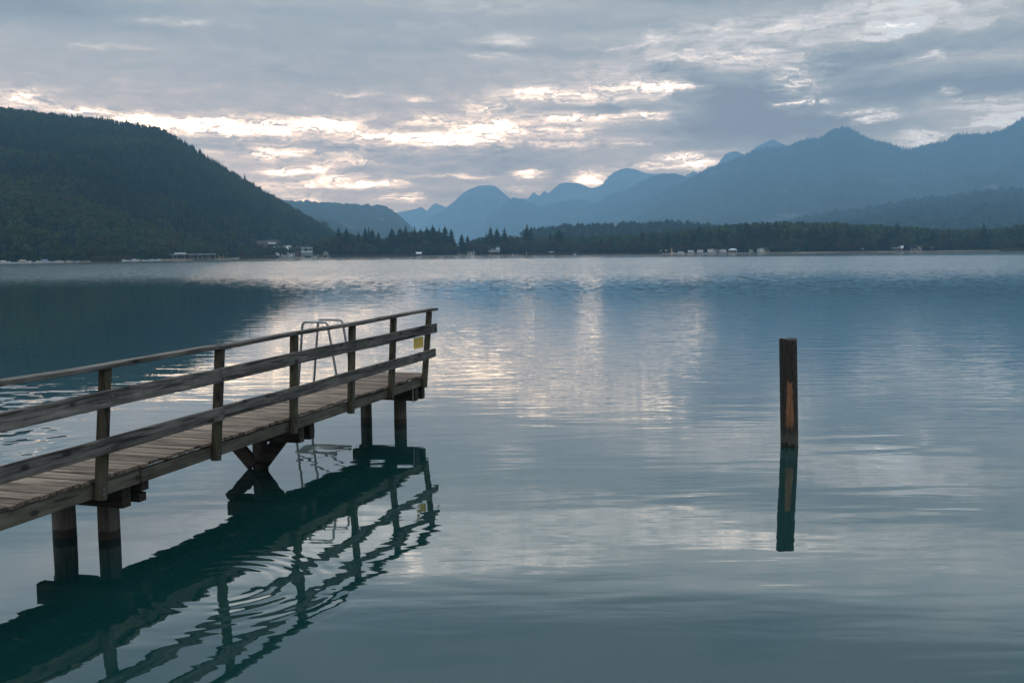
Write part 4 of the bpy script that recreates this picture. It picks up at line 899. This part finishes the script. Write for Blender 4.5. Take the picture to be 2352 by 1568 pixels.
def bent(s, dbl=True, xr=-.02, xl=-1.12):
    MB().beam((xl, s - .115, .505), (xr, s - .115, .505), .12, .205, 4, .003).build('cap_beam', M['beam'], jetty, bevel=.008)
    if dbl:
        MB().beam((xl, s + .115, .556), (xr + .03, s + .115, .556), .11, .092, 4, .003).build('cap_beam', M['beam'], jetty, bevel=.008)
        MB().beam((xl, s + .115, .445), (xr + .0, s + .115, .445), .11, .085, 4, .003).build('cap_beam', M['beam'], jetty, bevel=.008)
    else: MB().beam((xl, s + .115, .505), (xr + .02, s + .115, .505), .12, .205, 4, .003).build('cap_beam', M['beam'], jetty, bevel=.008)
def loc_of(px, py):                                # local jetty coordinates of a point on the water
    q = at(px, py, 0.)[:2] - B0[:2]; return q[0] * math.cos(JA) - q[1] * math.sin(JA), q[0] * math.sin(JA) + q[1] * math.cos(JA)
for (px, py, r) in ((235, 1240, .104), (130, 1237, .112), (914, 974, .102), (836, 971, .092)):
    x, s = loc_of(px, py); pile(x, s + r, r, .445)
xm, sm = loc_of(597, 1075); sm += .02; pile(xm, sm, .098, .445)
sN = loc_of(246, 1240)[1] + .1; sF = loc_of(918, 974)[1] + .1
bent(-7.05, True, -.07); bent(sm - .06, False, -.05); bent(-.185, False, 0.)
for k in (-10.6, -14.2, -17.8): pile(-.25, k, .1, .445); pile(-.8, k, .1, .445); bent(k, False)
for sg in (-1, 1): MB().beam((xm + sg * .05, sm - .08, .05), (xm + (.36 if sg > 0 else -.41), sm - .08, .42), .17, .07, 1, 0, up=(0, 1, 0)).build('brace', M['beam'], jetty, bevel=.005)
MB().tube([(-.02, sF - .25, .60), (-.02, sF - .25, .38)], .008, 6).build('hanging_rod', M['steel'], jetty)
MB().box(-1.09, -1.02, -1.35, -.45, .797, .835).build('ladder_plank', M['deck'], jetty, bevel=.004)

# sign hanging under the middle rail
def jw(x, s, z):
    c, n_ = math.cos(JA), math.sin(JA); return (B0[0] + x * c + s * n_, B0[1] - x * n_ + s * c, z)
e = empty('sign', jw(.087, -.40, 1.375), -JA, 'small yellow square sign fixed under the middle rail near the end of the jetty', 'sign')
MB().box(-.004, .004, -.19, .19, -.125, .045).build('sign_plate', M['yellow'], e, bevel=.002)
bs = MB()
for y_ in (-.15, .15): bs.tube([(.003, y_, .03), (.009, y_, .03)], .007, 8)
bs.build('screws', M['bolt'], e)

# swimming ladder with two hoops
e = empty('swimming_ladder', jw(-1.0, -.9, .79), -JA, 'steel swimming ladder with two hooped handrails on the far side of the jetty', 'ladder')
def hoop(y, x0, xt0, xt1, x1, zt=.905):
    pts = [(x0, y, 0.0)]; c = .07
    def lerp(a, b, t): return tuple(a[i] + (b[i] - a[i]) * t for i in range(3))
    A_, B_, C_, D_ = (x0, y, 0.), (xt0, y, zt), (xt1, y, zt), (x1, y, -1.5)
    for P0, P1, P2 in ((A_, B_, C_), (B_, C_, D_)):
        l0 = math.dist(P0, P1); l2 = math.dist(P1, P2); a_ = lerp(P1, P0, c / l0); b_ = lerp(P1, P2, c / l2)
        for k in range(7):
            t = k / 6; pts.append(tuple((1-t)**2 * a_[i] + 2*t*(1-t) * P1[i] + t*t * b_[i] for i in range(3)))
    pts.append(D_); MB().tube(pts, .019, 12).build('handrail', M['steel'], e, smooth=True)
hoop(-.25, .05, -.10, -.52, -.78); hoop(.25, .05, -.10, -.52, -.78)
for y in (-.25, .25):
    MB().tube([(.06, y, -.08), (-.66, y, -.40)], .014, 8).tube([(.0, y, -.42), (-.70, y, -.30)], .012, 8).build('strut', M['steel'], e, smooth=True)
    MB().box(-.70, .0, y - .03, y + .03, -.47, -.43).build('side_plank', M['white_plastic'], e, bevel=.004)
for z_, x_ in ((-.45, -.66), (-.70, -.69), (-.95, -.72), (-1.2, -.75)): MB().box(x_ - .07, x_ + .07, -.232, .232, z_ - .015, z_ + .015).build('step', M['white_plastic'], e, bevel=.004)

# ---------------------------------------------------------------- mooring post
b_ = at(1818.5, 1027, 0.); dist = b_[1]
tp = ray(1815, 776); tp = np.array([0, 0, CAMH]) + tp * (dist / tp[1])
m, g = mat('mooring_post_wood'); p = g.n('ShaderNodeTexCoord').outputs['Object']; x, y, z = g.sep(p)
ps = g.v('MULTIPLY', p, (1., 1., .06)); fine = g.noise(ps, 70., 6, .65).outputs['Fac']; blot = g.noise(p, 4., 4, .6).outputs['Fac']
c = g.mix(g.smooth(fine, .33, .68), (.010, .0095, .009), (.050, .047, .044)); c = g.mix(g.smooth(blot, .4, .7, 0, .5), c, (.030, .020, .012))
edge = g.m('MULTIPLY_ADD', g.noise(g.v('MULTIPLY', p, (1., 1., .35)), 14., 5, .65).outputs['Fac'], .09, -.045)
xx = g.m('ADD', x, edge)
ctr = g.m('MULTIPLY_ADD', z, -.012, .002)
hw = g.smooth(z, .35, 1.0, .058, .040)
msk = g.smooth(g.m('ABSOLUTE', g.m('SUBTRACT', xx, ctr)), hw, g.m('SUBTRACT', hw, .008)); msk = msk if True else msk
zz_ = g.m('ADD', z, g.m('MULTIPLY', edge, 3.))
scar = g.m('MULTIPLY', g.m('MULTIPLY', msk, g.smooth(y, .02, -.02)), g.m('MULTIPLY', g.smooth(zz_, .93, .90), g.smooth(zz_, .22, .40)))
c = g.mix(scar, c, g.mix(g.smooth(fine, .3, .7), (.13, .060, .032), (.33, .165, .085)))
c = g.mix(g.m('MULTIPLY', g.smooth(zz_, .26, .12), .35), c, (.16, .15, .135))
c = g.mix(g.smooth(zz_, .045, .02), c, (.012, .012, .008))
crk = g.smooth(g.noise(ps, 34., 2, .5).outputs['Fac'], .64, .70); c = g.mix(g.m('MULTIPLY', crk, .8), c, (.004, .004, .004))
bmp = g.n('ShaderNodeBump', {'Strength': .8, 'Distance': .006, 'Height': g.m('SUBTRACT', fine, g.m('MULTIPLY', crk, .7))}).outputs[0]
fin(g, c, .8, .3, 0., bmp); M['moor'] = m
mb = MB(); N = 28; rnd = random.Random(4); zs = [-2.5, -.3, 0, .3, .6, .9, 1.2, 1.45, 1.5]; V = []; F = []; dxl = (tp[0] - b_[0]) / tp[2]
for zi, z_ in enumerate(zs):
    for k in range(N):
        t = 2 * math.pi * k / N; r = .121 * (1 + .02 * math.sin(3 * t + z_) + .012 * math.sin(7 * t + 2)) * (1 if z_ < 1.47 else .97); V.append((math.cos(t) * r + dxl * z_, math.sin(t) * r, z_ + (.012 * math.sin(2 * t) + .006 * math.sin(5 * t) if z_ > 1.4 else 0)))
for i in range(len(zs) - 1):
    for k in range(N): F.append((i * N + k, i * N + (k + 1) % N, (i + 1) * N + (k + 1) % N, (i + 1) * N + k))
V.append((dxl * 1.5, 0, 1.475)); F += [((len(zs) - 1) * N + k, (len(zs) - 1) * N + (k + 1) % N, len(V) - 1) for k in range(N)]
mb.add(V, F, .5); o = mb.build('mooring_post', M['moor'], None, smooth=True); o.location = (b_[0], b_[1] + .12, 0)
o.rotation_euler = (0, 0, -math.atan2(b_[0], b_[1]))
tag(o, 'dark round mooring post with an orange-brown scar standing alone in the lake', 'mooring post')

# ================================================================ HAZE
hz = MB().box(-9000, 9000, -300, HAZE_BACK, -4.5, HAZE_TOP).build('haze', M['white'], None); hz.data.materials.clear(); tag(hz, kind='stuff')
hz['label'] = 'thin blue morning haze over the lake and mountains'; hz['category'] = 'haze'
m = bpy.data.materials.new('haze_air'); m.use_nodes = True; m.node_tree.nodes.clear(); g = G(m.node_tree)
pv = g.n('ShaderNodeVolumePrincipled', {'Color': (.38, .67, .95), 'Density': HAZE_D, 'Anisotropy': .1})
g.n('ShaderNodeOutputMaterial', {'Volume': pv.outputs[0]})
hz.data.materials.append(m)
